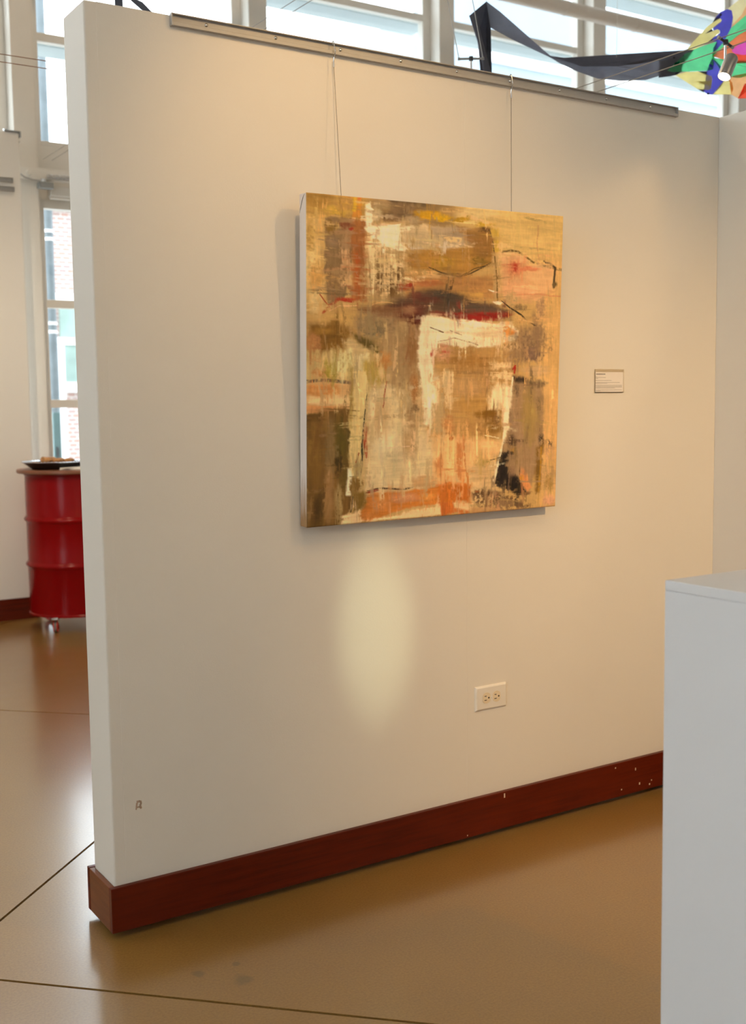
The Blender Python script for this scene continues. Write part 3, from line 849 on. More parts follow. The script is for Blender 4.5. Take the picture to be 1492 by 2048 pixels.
    rect(815, 860, 1340, 1560, (236, 180, 110), soft=9, dry=.38, h=.8); line([(905, 1340), (915, 1480), (930, 1580)], 6, (204, 116, 52), dry=.4); blob(842, 1350, 14, 14, (206, 120, 56))
    blob(1000, 1540, 80, 70, (206, 160, 104), d='h'); blob(1010, 1480, 50, 26, (180, 140, 70), soft=.9); blob(700, 1580, 80, 40, (206, 152, 96), d='h')
    poly([(400, 1655), (520, 1640), (640, 1630), (770, 1604), (850, 1590), (930, 1595), (950, 1650), (870, 1700), (720, 1702), (560, 1730), (440, 1795), (350, 1775), (390, 1700)], (206, 118, 44), soft=9, warp=10, d='h', var=.12)
    rect(770, 945, 1600, 1690, (206, 108, 34), soft=16, warp=12, d='g', var=.08); blob(470, 1700, 60, 40, (216, 132, 62)); blob(600, 1665, 90, 26, (212, 136, 84), d='h'); blob(720, 1660, 40, 20, (222, 140, 60))
    poly([(330, 1640), (400, 1640), (390, 1720), (320, 1750)], (138, 100, 36), soft=13); line([(330, 1660), (316, 1740)], 5, (70, 54, 26))
    poly([(270, 1760), (360, 1730), (370, 1780), (480, 1775), (700, 1720), (790, 1700), (790, 1760), (400, 1800), (260, 1815)], (236, 188, 128), soft=9, d='h', dry=.34, h=.8)
    blob(400, 1770, 50, 24, (208, 122, 52)); poly([(780, 1690), (850, 1690), (860, 1740), (790, 1768)], (204, 104, 40), soft=7); rect(855, 960, 1690, 1735, (228, 180, 120), soft=10, dry=.36, d='h'); rect(850, 1000, 1725, 1752, (206, 112, 48), soft=8, dry=.4, d='h')
    poly([(940, 1630), (1060, 1625), (1180, 1660), (1265, 1690), (1240, 1720), (1000, 1720)], (120, 84, 52), soft=22, dry=.44, d='g', h=0); blob(1040, 1640, 80, 20, (110, 76, 46), d='h', dry=.36); blob(1080, 1668, 20, 10, (60, 42, 26))
    blob(1120, 1690, 90, 20, (150, 110, 70), dry=.4, d='h'); blob(1050, 1730, 90, 20, (210, 150, 96), d='h', dry=.36)
    poly([(1210, 1545), (1240, 1540), (1262, 1610), (1240, 1626), (1222, 1600)], (222, 138, 76), soft=8); blob(1222, 1560, 12, 16, (214, 140, 30))
    rect(950, 1390, 1716, 1780, (196, 142, 86), soft=10, dry=.4, d='h')
    # ---- loose bristle strokes dragged over the whole surface
    rs = np.random.default_rng(5)
    for _ in range(1500):
        ci, cj = int(rs.integers(3, NY-3)), int(rs.integers(3, NX-3))
        vert = rs.random() < (.86 if (ci > NY*.36) else .30)
        ln = int(rs.integers(8, 46)); wd_ = int(rs.integers(1, 6))
        sl = rs.normal(0, .12)
        col_ = IMG[ci, cj]*(1+rs.normal(0, .09))*(1+rs.normal(0, .03, 3))
        if rs.random() < .05: col_ = np.minimum(col_*1.3+.03, .9)
        if rs.random() < .04: col_ = col_*.65
        hy, hx = (ln, wd_+int(abs(sl)*ln)+1) if vert else (wd_+int(abs(sl)*ln)+1, ln)
        S = (slice(max(0, ci-hy), min(NY, ci+hy+1)), slice(max(0, cj-hx), min(NX, cj+hx+1)))
        yy, xx = np.mgrid[S[0], S[1]]
        a_, b_ = (yy-ci, xx-cj) if vert else (xx-cj, yy-ci)
        prof = (1-ss(.4, 1., np.abs(b_-sl*a_)/(wd_+.6)))*(1-ss(.5, 1., np.abs(a_)/ln))
        prof = prof*ss(.38, .58, (FV if vert else FH)[S]*.5+GRN[S]*.5)*rs.uniform(.35, .8)
        IMG[S] = IMG[S]*(1-prof[..., None])+col_*prof[..., None]
        HGT[S] += prof*rs.uniform(.05, .35)
    # ---- weave and brush grain
    wv = 1+.035*(FH-.5)*2+.045*(FV-.5)*2+.06*(GRN-.5)*2
    IMG *= wv[..., None]
    HGT += .12*GRN
    # paint as seen under the warm gallery lamps -> paint reflectance
    ILL = np.array([.90, .765, .62])
    mean = IMG.reshape(-1, 3).mean(0)
    lum = IMG.mean(2, keepdims=True)/mean.mean()
    IMG *= np.clip(lum, .02, 4)**.22
    ALB = np.clip(IMG/ILL, .004, .92)

    me = bpy.data.meshes.new('paint_layer')
    lx = (U-.5)*PW; lz = (1-V)*PHT
    edge = np.minimum(np.minimum(U, 1-U)*PW, np.minimum(V, 1-V)*PHT)
    ly = -.0004-HGT*.0011*np.clip(edge/.004, 0, 1)+.0022*np.clip(1-edge/.003, 0, 1)**2
    co = np.stack([lx, ly, lz], -1).reshape(-1, 3)
    idx = np.arange(NX*NY).reshape(NY, NX)
    fa = np.stack([idx[:-1, :-1], idx[1:, :-1], idx[1:, 1:], idx[:-1, 1:]], -1).reshape(-1, 4)
    me.vertices.add(len(co)); me.vertices.foreach_set('co', co.ravel().astype(np.float32))
    me.loops.add(fa.size); me.loops.foreach_set('vertex_index', fa.ravel().astype(np.int32))
    me.polygons.add(len(fa)); me.polygons.foreach_set('loop_start', np.arange(0, fa.size, 4, dtype=np.int32))
    me.update(calc_edges=True)
    me.polygons.foreach_set('use_smooth', np.ones(len(fa), bool))
    at = me.color_attributes.new('pigment', 'FLOAT_COLOR', 'POINT')
    rgba = np.ones((NX*NY, 4), np.float32); rgba[:, :3] = ALB.reshape(-1, 3)
    at.data.foreach_set('color', rgba.ravel())
    me.update()
    return me

N = Nodes('pigment')
at = N.n('ShaderNodeAttribute'); at.attribute_name = 'pigment'
N.set(**{'Base Color': at.outputs['Color'], 'Roughness': .55, 'Specular IOR Level': .3})
N.bump(N.noise(N.coords((1, 1, 1)), 420., 3), .25, .0006)
MATS['pigment'] = N.m
# primed canvas sides with paint wiped over the lower corner
N = Nodes('canvas_side')
tc = N.n('ShaderNodeTexCoord'); sp = N.n('ShaderNodeSeparateXYZ'); N.l(tc.outputs['Object'], sp.inputs[0])
nz = N.noise(N.coords((20, 60, 6)), 3., 4)
low = N.math('ADD', sp.outputs[2], N.math('MULTIPLY', N.math('SUBTRACT', nz, .5), .16))
f = N.ramp(low, [(.02, (1, 1, 1)), (.15, (0, 0, 0))])
N.set(**{'Base Color': N.mix(f, (.80, .74, .70), (.40, .24, .11)), 'Roughness': .8})
N.bump(N.noise(N.coords(), 500., 2), .2, .0006)
MATS['canvas_side'] = N.m
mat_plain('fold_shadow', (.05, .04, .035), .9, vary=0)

pt = thing('painting', (0, 0, 0), 'square abstract canvas in ochre, cream, orange and brown hung on two wires', 'painting', matrix=PM)
MB().box(-PW/2, PW/2, .0004, CD, 0, PHT).build('canvas', 'canvas_side', pt, .0030, 3, local=True)
link('paint_layer', make_painting(), 'pigment', pt)
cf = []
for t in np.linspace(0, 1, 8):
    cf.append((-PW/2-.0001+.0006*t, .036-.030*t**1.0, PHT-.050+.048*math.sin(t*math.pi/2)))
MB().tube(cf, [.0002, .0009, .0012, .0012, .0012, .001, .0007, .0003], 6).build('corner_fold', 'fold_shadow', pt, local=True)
MB().box(-PW/2+.02, PW/2-.02, CD, CD+.0028, .0, .03).build('stretcher_bar', 'lid_wood', pt, .001, local=True)

# ------------------------------------------------------------------ label card
a = on_plane(1188, 738, 1, 0); b = on_plane(1246, 786, 1, 0)
lx0, lx1, lz1, lz0 = a[0], b[0], (a[2]+.0005), b[2]
card = thing('label_card', ((lx0+lx1)/2, 0, lz0), 'small printed caption card in a clear acrylic holder on the display wall', 'label')
MB().box(lx0+.004, lx1-.003, -.0028, -.0022, lz0+.004, lz1-.010).build('paper', 'paper', card)
MB().box(lx0, lx1, -.0062, -.0045, lz0, lz1).build('holder_front', 'acrylic', card, .0004, 1)
MB().box(lx0, lx1, -.0018, -.0001, lz0, lz1).build('holder_back', 'acrylic', card, .0004, 1)
MB().box(lx0, lx0+.0022, -.0046, -.0017, lz0, lz1).box(lx1-.0022, lx1, -.0046, -.0017, lz0, lz1).box(lx0, lx1, -.0046, -.0017, lz0, lz0+.0022).build('holder_edge', 'acrylic', card)
LW = lx1-lx0-.007; LH = lz1-lz0
def text_line(zf, x0f, x1f, hgt, mat, name):
    mb = MB(); x = lx0+.005+LW*x0f; xe = lx0+.005+LW*x1f; z = lz1-LH*zf
    while x < xe-.001:
        w_ = min(random.uniform(.0035, .0085), xe-x)
        mb.box(x, x+w_-.0010, -.00300, -.00278, z-hgt/2, z+hgt/2); x += w_
    mb.build(name, mat, card)
text_line(.215, .02, .35, .0032, 'heading_ink', 'heading_print')
for zf, a_, b_ in ((.32, .0, .05), (.355, .0, .37), (.39, .0, .09), (.475, .0, .58), (.56, .0, .88), (.595, .0, .42),
                   (.675, .0, .96), (.715, .0, .96), (.755, .0, .96), (.79, .0, .70), (.87, .0, .95), (.905, .0, .18)):
    text_line(zf, a_, b_, .0013, 'print_ink', 'caption_print')

# ------------------------------------------------------------------ outlet
ox0, ox1, oz0, oz1 = 1.1545, 1.2785, .4025, .4800
ocx, ocz = (ox0+ox1)/2, (oz0+oz1)/2
out = thing('wall_outlet', (ocx, 0, oz0), 'cream double power outlet with a sideways plate low on the display wall', 'outlet')
# plate with chamfered rim
pl = MB(); c_ = .006
pl.v += [(ox0, 0, oz0), (ox1, 0, oz0), (ox1, 0, oz1), (ox0, 0, oz1), (ox0+c_*.3, -.004, oz0+c_*.3), (ox1-c_*.3, -.004, oz0+c_*.3), (ox1-c_*.3, -.004, oz1-c_*.3), (ox0+c_*.3, -.004, oz1-c_*.3),
         (ox0+c_, -.0068, oz0+c_), (ox1-c_, -.0068, oz0+c_), (ox1-c_, -.0068, oz1-c_), (ox0+c_, -.0068, oz1-c_)]
pl.f += [(0, 1, 2, 3), (8, 11, 10, 9)]+[(a, (a+1) % 4, 4+(a+1) % 4, 4+a) for a in range(4)]+[(4+a, 4+(a+1) % 4, 8+(a+1) % 4, 8+a) for a in range(4)]
pl.build('plate', 'outlet_plate', out, .0006, 1)
for s_ in (-1, 1):
    cx = ocx+s_*.0195
    ring = []
    for k in range(28):
        th = 2*math.pi*k/28
        x_ = .0172*math.cos(th); z_ = .0172*math.sin(th)
        ring.append((cx+max(-.0142, min(.0142, x_)), -.0066, ocz+z_))
    fc = MB().prism(ring, (0, -.0012, 0)).build('socket_face', 'outlet_face', out)
    for dz, w_ in ((.0063, .0075), (-.0063, .0090)):
        MB().box(cx-.0045-w_/2, cx-.0045+w_/2, -.0081, -.0076, ocz+dz-.0011, ocz+dz+.0011).build('slot', 'black_slot', fc)
    MB().lathe([(0, -.0004), (.0027, -.0004), (.0027, .0002)], 12, (cx+.0080, -.0078, ocz), (0, 1, 0)).build('ground_hole', 'black_slot', fc)
MB().lathe([(0, -.0016), (.0024, -.0012), (.0030, .0003)], 12, (ocx, -.0068, ocz), (0, 1, 0)).build('screw', 'outlet_plate', out, smooth=True)

# ------------------------------------------------------------------ red drum table
DX, DY, DR = 1.300, 4.220, .287
drum = thing('drum_table', (DX, DY, 0), 'glossy red steel drum on casters with a round wooden top, used as a table', 'table')
def rib(z):
    return [(DR, z-.022), (DR+.003, z-.017), (DR+.011, z-.007), (DR+.013, z), (DR+.011, z+.007), (DR+.003, z+.017), (DR, z+.022)]
prof = [(0, .104), (DR-.012, .104), (DR-.006, .095), (DR+.006, .094), (DR+.007, .103), (DR, .110)]+rib(.402)+rib(.680)+[(DR, .945), (DR+.006, .952), (DR+.006, .960), (DR-.01, .962), (0, .962)]
MB().lathe(prof, 64, (DX, DY, 0)).build('barrel', 'drum_red', drum, smooth=True)
MB().lathe([(0, .962), (.330, .962), (.334, .967), (.334, .980), (.330, .985), (0, .985)], 64, (DX, DY, 0)).build('table_top', 'lid_wood', drum, smooth=True)
for k, ang in enumerate((-131.5, -11.5, 108.5)):
    a_ = math.radians(ang)
    wx, wy = DX+.245*math.cos(a_), DY+.245*math.sin(a_)
    if k == 0: wx, wy = 1.100, 4.035
    MB().box(wx-.034, wx+.034, wy-.034, wy+.034, .093, .098).build('caster_plate', 'chrome', drum, .002)
    fa = math.radians(62) if k == 0 else a_+.7
    dx_, dy_ = math.cos(fa), math.sin(fa)             # rolling direction
    nx_, ny_ = -dy_, dx_
    fk = MB().lathe([(0, .094), (.026, .094), (.028, .086), (.020, .080), (0, .080)], 18, (wx, wy, 0))
    for s_ in (-1, 1):
        P = []
        for (t, z) in ((-.022, .084), (.024, .084), (.034, .030), (.018, .028)):
            P.append((wx+dx_*t+nx_*s_*.017, wy+dy_*t+ny_*s_*.017, z))
        fk.prism(P, (nx_*s_*.003, ny_*s_*.003, 0))
    fo = fk.build('caster_fork', 'chrome', drum)
    cxw, cyw = wx+dx_*.022, wy+dy_*.022
    MB().lathe([(0, -.006), (.022, -.006), (.024, -.012), (.036, -.013), (.0385, -.009), (.0385, .009), (.036, .013), (.024, .012), (.022, .006), (0, .006)], 26,
               (cxw, cyw, .0385), (nx_, ny_, 0)).build('wheel', 'wheel_red', drum, smooth=True)
    MB().lathe([(.0386, -.007), (.0392, -.005), (.0392, .005), (.0386, .007)], 26, (cxw, cyw, .0385), (nx_, ny_, 0)).build('wheel_tread', 'wheel_grey', drum, smooth=True)

# platter with cookies
QX, QY = 1.185, 4.185
pla = thing('platter', (QX, QY, .985), 'black party platter with a silver beaded rim on the drum table', 'platter')
MB().lathe([(0, .9852), (.135, .9852), (.140, .988), (.192, 1.026), (.194, 1.0275), (.190, 1.0275), (.160, 1.008), (0, 1.008)], 56, (QX, QY, 0)).build('dish', 'platter_black', pla, smooth=True)
MB().lathe([(.182, 1.0225), (.194, 1.0272), (.200, 1.0300), (.201, 1.0315), (.198, 1.0325), (.186, 1.028)], 56, (QX, QY, 0)).build('rim', 'platter_silver', pla, smooth=True)
bd = MB()
for k in range(60):
    th = 2*math.pi*k/60
    bd.lathe([(0, -.004), (.005, -.001), (.0055, .001), (0, .0045)], 6, (QX+.196*math.cos(th), QY+.196*math.sin(th), 1.031))
tag(bd.build('beading', 'platter_silver', pla), kind='stuff')
def cookie_mesh(r, h, seed):
    rr = random.Random(seed)
    mb = MB(); n = 16
    mb.lathe([(0, 0), (r*.85, 0), (r, h*.35), (r*.92, h*.75), (r*.6, h), (0, h*1.06)], n, (0, 0, 0))
    mb.v = [(x*(1+rr.uniform(-.06, .06)), y*(1+rr.uniform(-.06, .06)), z*(1+rr.uniform(-.15, .15)) if z > .002 else z) for x, y, z in mb.v]
    o = mb.build('cookie', rr.choice(['cookie', 'cookie', 'cookie_dark']), None, smooth=True)
    return o
# lower layer: packed side by side on the dish floor; upper layer: lying over the gaps of the lower one
def polar(r, deg):
    return (r*math.cos(math.radians(deg)), r*math.sin(math.radians(deg)))
CK_R, CK_H, CK_S = .0325, .020, .0708
lower = [(0, 0)]+[polar(CK_S, 60*k) for k in range(6)]+[polar(CK_S*1.732, 30+60*k) for k in range(6)]
upper = [polar(CK_S/1.732, 30+120*k) for k in range(3)]+[polar(CK_S*2/1.732, 90+120*k) for k in range(3)]
protoc = [cookie_mesh(CK_R, CK_H, s_) for s_ in (3, 4, 5)]
used = [0, 0, 0]
for i, ((x, y), lv) in enumerate([(p, 0) for p in lower]+[(p, 1) for p in upper]):
    k = i % 3
    o = protoc[k] if not used[k] else protoc[k].copy()
    if used[k]: COL.objects.link(o)
    used[k] += 1
    o.location = (QX+x, QY+y, 1.0078+lv*CK_H*1.04)
    domed = lv and i == len(lower)+4
    o.rotation_euler = (0, 0, i*1.3)
    o.scale = (1, 1, 1.55 if domed else (random.uniform(.85, 1.25) if lv else 1))
    dk = o.data.materials[0].name == 'cookie_dark'
    tone = 'dark brown' if dk else 'golden brown'
    tag(o, 'tallest domed golden brown cookie on top of the pile on the platter' if domed else
        tone+(' cookie resting on top of other cookies on the platter' if lv else ' cookie lying flat on the black and silver platter'), 'cookie', 'cookies on the platter')
# napkins fanned on the table top
NKX, NKY, _ = on_plane(143, 939, 2, .987)
nk = thing('napkin_stack', (NKX, NKY, .985), 'stack of pale paper napkins beside the platter on the drum table', 'napkins')
for k in range(4):
    a_ = math.radians(-20+9*k); c0 = Vector((NKX+.003*k, NKY, .9852+k*.0036))
    P = []
    for sx, sy in ((-1, -1), (1, -1), (1, 1), (-1, 1)):
        x, y = sx*.068, sy*.034
        P.append((c0.x+x*math.cos(a_)-y*math.sin(a_), c0.y+x*math.sin(a_)+y*math.cos(a_), c0.z+(.002 if sx > 0 else 0)))
    MB().prism(P, (0, 0, .0036)).build('napkin', 'napkin', nk, .001, 1)

# ------------------------------------------------------------------ fittings on the far wall and window wall
for (pyz, x1, lab) in ((2.780, 1.121, 'short aluminium rail near the top of the far wall, upper of two'), (2.725, 1.127, 'short aluminium rail near the top of the far wall, lower of two')):
    r_ = thing('hanging_rail', (.6, 4.63, pyz-.015), lab, 'rail', 'rails on the far wall')
    MB().box(-.2, x1, 4.634, 4.640, pyz-.014, pyz+.014).build('web', 'aluminium', r_, .0006, 1)
    MB().box(-.2, x1, 4.622, 4.634, pyz+.011, pyz+.0145).box(-.2, x1, 4.622, 4.634, pyz-.0145, pyz-.011).build('lip', 'aluminium', r_, .0006, 1)
    MB().box(x1-.002, x1+.002, 4.620, 4.640, pyz-.015, pyz+.015).build('end_cap', 'aluminium', r_, .0006, 1)
    for k in range(3):
        MB().lathe([(0, -.004), (.004, -.003), (.0055, .0)], 10, (x1-.09-.35*k, 4.634, pyz), (0, 1, 0)).build('screw', 'chrome', r_)
br_ = thing('corner_bracket', (1.13, 4.69, 3.055), 'grey metal bracket capping the top corner of the far wall', 'bracket')
MB().box(1.085, 1.186, 4.628, 4.762, 3.081, 3.087).build('top_plate', 'grey_metal', br_, .001, 1)
MB().box(1.176, 1.186, 4.628, 4.762, 3.050, 3.082).build('side_plate', 'grey_metal', br_, .001, 1)
MB().lathe([(0, 0), (.016, 0), (.016, .010), (0, .012)], 12, (1.10, 4.66, 3.087)).build('bolt', 'chrome', br_)
MB().lathe([(0, -.006), (.008, -.006), (.010, .004), (0, .004)], 10, (1.178, 4.655, 3.02), (1, 0, 0)).build('bolt', 'chrome', br_)

# flexible conduit and cable along the steel beam
cp = [(1.165, 4.78, 3.00), (1.172, 4.80, 2.96), (1.190, 4.83, 2.92), (1.225, 4.87, 2.885), (1.280, 4.91, 2.862), (1.34, 4.922, 2.853), (1.41, 4.925, 2.850)]
cab = MB().tube(cp, .006, 8).build('power_cable', 'aluminium', smooth=True)
tag(cab, 'grey cable curving from the far wall down to the steel beam', 'cable')
fx = MB(); n_ = 150; pts = []; rs = []
for k in range(n_):
    t = k/(n_-1)
    pts.append((1.43+t*1.9, 4.915, 2.884+.004*math.sin(t*14))); rs.append(.0150 if k % 2 else .0115)
fx.tube(pts, rs, 10)
tag(fx.build('flexible_conduit', 'aluminium', smooth=False), 'ribbed metal conduit running along the beam over the window', 'conduit')
jb = thing('junction_box', (1.42, 4.94, 2.80), 'small grey box fixed under the beam at the conduit end', 'junction box')
MB().box(1.375, 1.470, 4.905, 4.968, 2.806, 2.846).build('housing', 'grey_metal', jb, .003)
MB().lathe([(0, 0), (.016, 0), (.018, .008), (.018, .02), (0, .02)], 12, (1.405, 4.925, 2.845)).build('connector', 'chrome', jb)
bl = thing('blind_headrail', (2.2, 4.98, 2.75), 'pale blind headrail across the top of the lower window', 'blind')
MB().box(1.472, 2.94, 4.99, 5.06, 2.775, 2.841).build('cassette', 'frame_paint', bl, .006)
MB().lathe([(0, 0), (.012, 0), (.012, 1.45), (0, 1.45)], 12, (1.475, 5.02, 2.768), (1, 0, 0)).build('bottom_bar', 'frame_paint', bl)

# overhead pipe
pp = thing('ceiling_pipe', (2, 4.5, 4.5), 'large pale horizontal pipe running in front of the upper windows', 'pipe')
MB().tube([(RX0+.02, 4.5, 4.555), (RX1-.02, 4.5, 4.555)], .057, 24).build('pipe_run', 'pipe_paint', pp, smooth=True)
for x in (-4.2, -1.0, 2.2, 5.62, 6.42, 9.2):
    MB().tube([(x-.012, 4.5, 4.555), (x+.012, 4.5, 4.555)], .061, 24).build('coupling', 'pipe_paint', pp, smooth=True)
for x in (-3.8, 0, 3.8, 8.8):
    MB().tube([(x, 4.5, 4.60), (x, 4.5, RZ)], .006, 8).build('hanger_rod', 'aluminium', pp)

# ------------------------------------------------------------------ cable lights
def bulb(loc, energy, target, size, blend, col, radius):
    ld = bpy.data.lights.new('spot_bulb', 'SPOT')
    ld.energy = energy; ld.color = col; ld.spot_size = math.radians(size); ld.spot_blend = blend; ld.shadow_soft_size = radius
    o = bpy.data.objects.new('spot_bulb', ld); COL.objects.link(o)
    d = (Vector(target)-Vector(loc)).normalized()
    o.matrix_world = Matrix.Translation(Vector(loc)) @ d.to_track_quat('-Z', 'Y').to_matrix().to_4x4()
    return o
def cable_pair(name, A, B, d, label, mat='steel_wire', r=.0016):
    A, B, d = Vector(A), Vector(B), Vector(d)
    o = thing(name, A, label, 'cable')
    for s_ in (-.5, .5):
        MB().tube([(A+d*s_).lerp(B+d*s_, t) for t in np.linspace(0, 1, 6)], r, 6).build('wire', mat, o, smooth=True)
    return o
CXA, CXB, CZ = 2.083, 2.132, 2.505
cable_pair('lighting_cable', ((CXA+CXB)/2, RY0, CZ), ((CXA+CXB)/2, 4.96, CZ), (CXB-CXA, 0, -.020), 'pair of taut lighting cables passing over the display wall beside the kite')
cable_pair('lighting_cable', (RX0, 2.0, 2.737), (3.4, 2.0, 2.737), (0, 0, .030), 'pair of brown lighting cables stretched behind the free end of the wall', 'copper_wire', .0018)

def spot_lamp(top, aim, label, bar, energy, size, blend, col, radius=.022, body_len=.085, r=.0245, stem=.055, group=None, tgt=None, can=None, barmat='dark_metal'):
    """cable spot: cross bar clipped to two cables, stem, can, lens"""
    top = Vector(top); bar = Vector(bar)
    o = thing('cable_spotlight', top, label, 'spotlight', group)
    MB().tube([top-bar*.5, top+bar*.5], .0045, 8).build('cross_bar', barmat, o, smooth=True)
    for s_ in (-.5, .5):
        MB().lathe([(0, -.005), (.0055, -.005), (.0055, .005), (0, .005)], 10, top+bar*s_, bar).build('cable_clip', 'grey_metal', o)
    MB().lathe([(0, -.008), (.008, -.008), (.009, 0), (.008, .008), (0, .008)], 12, top).build('hub', 'dark_metal', o)
    piv = top+Vector((0, 0, -stem))
    MB().tube([top, piv], .0042, 8).build('stem', 'chrome', o, smooth=True)
    d = (Vector(aim)).normalized()
    back = piv-d*.012 if can is None else Vector(can)
    MB().lathe([(0, 0), (r*.86, 0), (r, .006), (r, body_len), (r*.93, body_len), (r*.93, body_len-.006), (0, body_len-.006)], 28, back, d).build('lamp_can', 'lamp_body', o, smooth=True)
    MB().lathe([(0, 0), (r*.92, 0), (r*.92, .002), (0, .003)], 28, back+d*(body_len-.0055), d).build('lens', 'lamp_lens', o, smooth=True)
    p = back+d*(body_len+.004)
    b_ = bulb(p, energy, p+d if tgt is None else Vector(tgt), size, blend, col, radius)
    b_.parent = o; b_.matrix_parent_inverse = o.matrix_world.inverted()
    return o
WARM = (1.0, .62, .25)
t0 = at_depth(1451, 87, 3.7)
f0 = at_depth(1448, 154, 3.672); b0 = at_depth(1464, 114, 3.69)
aim0 = Vector(f0-b0)
spot_lamp((2.107, t0[1], CZ), aim0, 'lit grey spotlight clipped to the lighting cables in front of the colourful kite',
          (CXB-CXA+.014, 0, -.020), 4., 60, .6, WARM, r=.0215, body_len=.080, can=b0)
ta, tb = at_depth(918, 118, 4.5), at_depth(966, 117, 4.5)
tm = (ta+tb)/2
o = spot_lamp(tm, (.2, .7, -.7), 'spotlight hanging from two thin wires with only its cross bar above the display wall', Vector(tb-ta), 4., 60, .6, WARM, stem=.12, barmat='grey_metal')
sw = thing('support_wires', tm, 'two thin wires rising to the ceiling from the half hidden spotlight bar', 'wire')
for e_, px in ((ta, 895), (tb, 945)):
    up_ = Vector(at_depth(px, 0, 4.5))-Vector(e_)
    k_ = (RZ-e_[2])/up_.z
    MB().tube([Vector(e_)+up_*k_*t for t in (0, .25, .5, .75, 1)], .0016, 6).build('wire', 'aluminium', sw, smooth=True)

# lamps that light the canvas, above and outside the picture
cable_pair('lighting_cable', (1.45, RY0, 3.0), (1.45, 4.96, 3.0), (.06, 0, 0), 'pair of lighting cables high above the canvas')
spot_lamp((1.45, -1.55, 3.0), Vector((.75, -.05, 1.78))-Vector((1.45, -1.55, 2.94)), 'warm spotlight on the high cables aimed at the canvas',
          (.074, 0, 0), 34., 80, 1., WARM)
cable_pair('lighting_cable', (.30, RY0, 3.0), (.30, 4.96, 3.0), (.06, 0, 0), 'pair of lighting cables high above the free end of the display wall')
spot_lamp((.30, -1.10, 3.0), Vector((.72, -.05, 1.80))-Vector((.30, -1.10, 2.94)), 'warm spotlight above the free end of the wall aimed at the canvas',
          (.074, 0, 0), 34., 66, 1., WARM)
ns = spot_lamp((.30, -4.6, 3.0), Vector((.80, 0, .70))-Vector((.30, -4.6, 2.94)), 'added narrow spotlight, out of view, making the reflected sun patch below the canvas',  # added lamp, stands in for sunlight reflected onto the wall
          (.074, 0, 0), 280., 7.0, 1.0, (.90, 1.0, .62), radius=.02)
for ch in ns.children:
    if ch.type == 'LIGHT':
        ch.scale = (.55, 1, 1)
spot_lamp((1.45, -3.0, 3.0), Vector((2.12, 0, .42))-Vector((1.45, -3.0, 2.94)), 'added warm floodlight, out of view, brightening the corner of the two display walls',  # added flood, warm fill for the corner and the floor there
          (.074, 0, 0), 245., 56, 1., WARM)
spot_lamp((0.0, 2.0, 2.737), Vector((1.0, 4.65, 1.1))-Vector((0, 2.0, 2.68)), 'added spotlight, out of view, brightening the red drum and the far wall',  # added to lift the far wall, column and drum
          (0, 0, .044), 130., 74, 1., (1., .80, .56))
# added warm fill lamps, out of view, brightening the rest of the gallery
for (x, y, e, where) in ((-2.6, 2.2, 28, 'in front of the far wall'), (1.5, 2.7, 26, 'behind the canvas wall'), (3.6, -4.2, 25, 'beyond the pedestal')):
    cl = thing('fill_lamp', (x, y, RZ-.3), 'added round fill lamp over the floor '+where, 'lamp', 'fill lamps')
    MB().lathe([(0, RZ-.02), (.30, RZ-.02), (.32, RZ-.06), (.32, RZ-.12), (.30, RZ-.13)], 40, (x, y, 0)).build('rim', 'frame_paint', cl, smooth=True)
    MB().lathe([(0, RZ-.15), (.20, RZ-.145), (.29, RZ-.125), (.30, RZ-.10)], 40, (x, y, 0)).build('diffuser', 'lamp_lens', cl, smooth=True)
    ld = bpy.data.lights.new('fill_bulb', 'AREA'); ld.shape = 'DISK'; ld.size = .56; ld.energy = e; ld.color = (1., .70, .40)
    lo = bpy.data.objects.new('fill_bulb', ld); COL.objects.link(lo)
    lo.location = (x, y, RZ-.16); lo.parent = cl; lo.matrix_parent_inverse = cl.matrix_world.inverted()

# ------------------------------------------------------------------ kite
kite = thing('kite', at_depth(1420, 190, 5.0), 'colourful appliqued cloth kite with a long dark tail floating behind the display wall', 'kite')
def kz(x, y, D0):
    return D0+.00020*(x-1400)+.0006*abs(y-105)+.02*math.sin(x*.02)
def kp(pts, D0, src='K'):
    out = []
    for x, y in pts:
        if src == 'K': px, py = 1200+x/5.11, y/5.11
        else: px, py = 860+x/2.361, y/2.361
        out.append(at_depth(px, py, kz(px, py, D0)))
    return out
def kpatch(name, pts, mat, D0=5.0, src='K', th=.0012):
    P = kp(pts, D0, src)
    off = -np.array(ray(746, 1024)); off = off/np.linalg.norm(off)*th
    # fan from the outline through a proper triangulation
    bm = bmesh.new()
    vs = [bm.verts.new(p) for p in P]
    f_ = bm.faces.new(vs)
    bmesh.ops.triangulate(bm, faces=[f_], ngon_method='EAR_CLIP')
    r_ = bmesh.ops.extrude_face_region(bm, geom=bm.faces[:])
    bmesh.ops.translate(bm, verts=[g_ for g_ in r_['geom'] if isinstance(g_, bmesh.types.BMVert)], vec=Vector(off))
    bmesh.ops.recalc_face_normals(bm, faces=bm.faces[:])
    bm.transform(world_of(kite).inverted())
    me = bpy.data.meshes.new(name); bm.to_mesh(me); bm.free()
    return link(name, me, 'kite_'+mat, kite)
kpatch('tail_ribbon', [(555, 262), (600, 275), (720, 315), (880, 312), (1000, 300), (1075, 286), (1190, 256), (1245, 235), (1120, 320), (1072, 338), (1160, 350), (1090, 356), (1020, 378), (900, 383), (790, 371), (690, 336), (610, 298)], 'slate', 5.0, 'T')
kpatch('tail_fold', [(265, 6), (330, 55), (400, 118), (470, 180), (540, 240), (600, 290), (560, 268), (470, 225), (385, 185), (285, 130)], 'slate', 5.03, 'T')
kpatch('tail_end', [(185, 75), (268, 6), (287, 130), (292, 340), (296, 620), (262, 620), (255, 340), (225, 190)], 'black', 5.06, 'T')
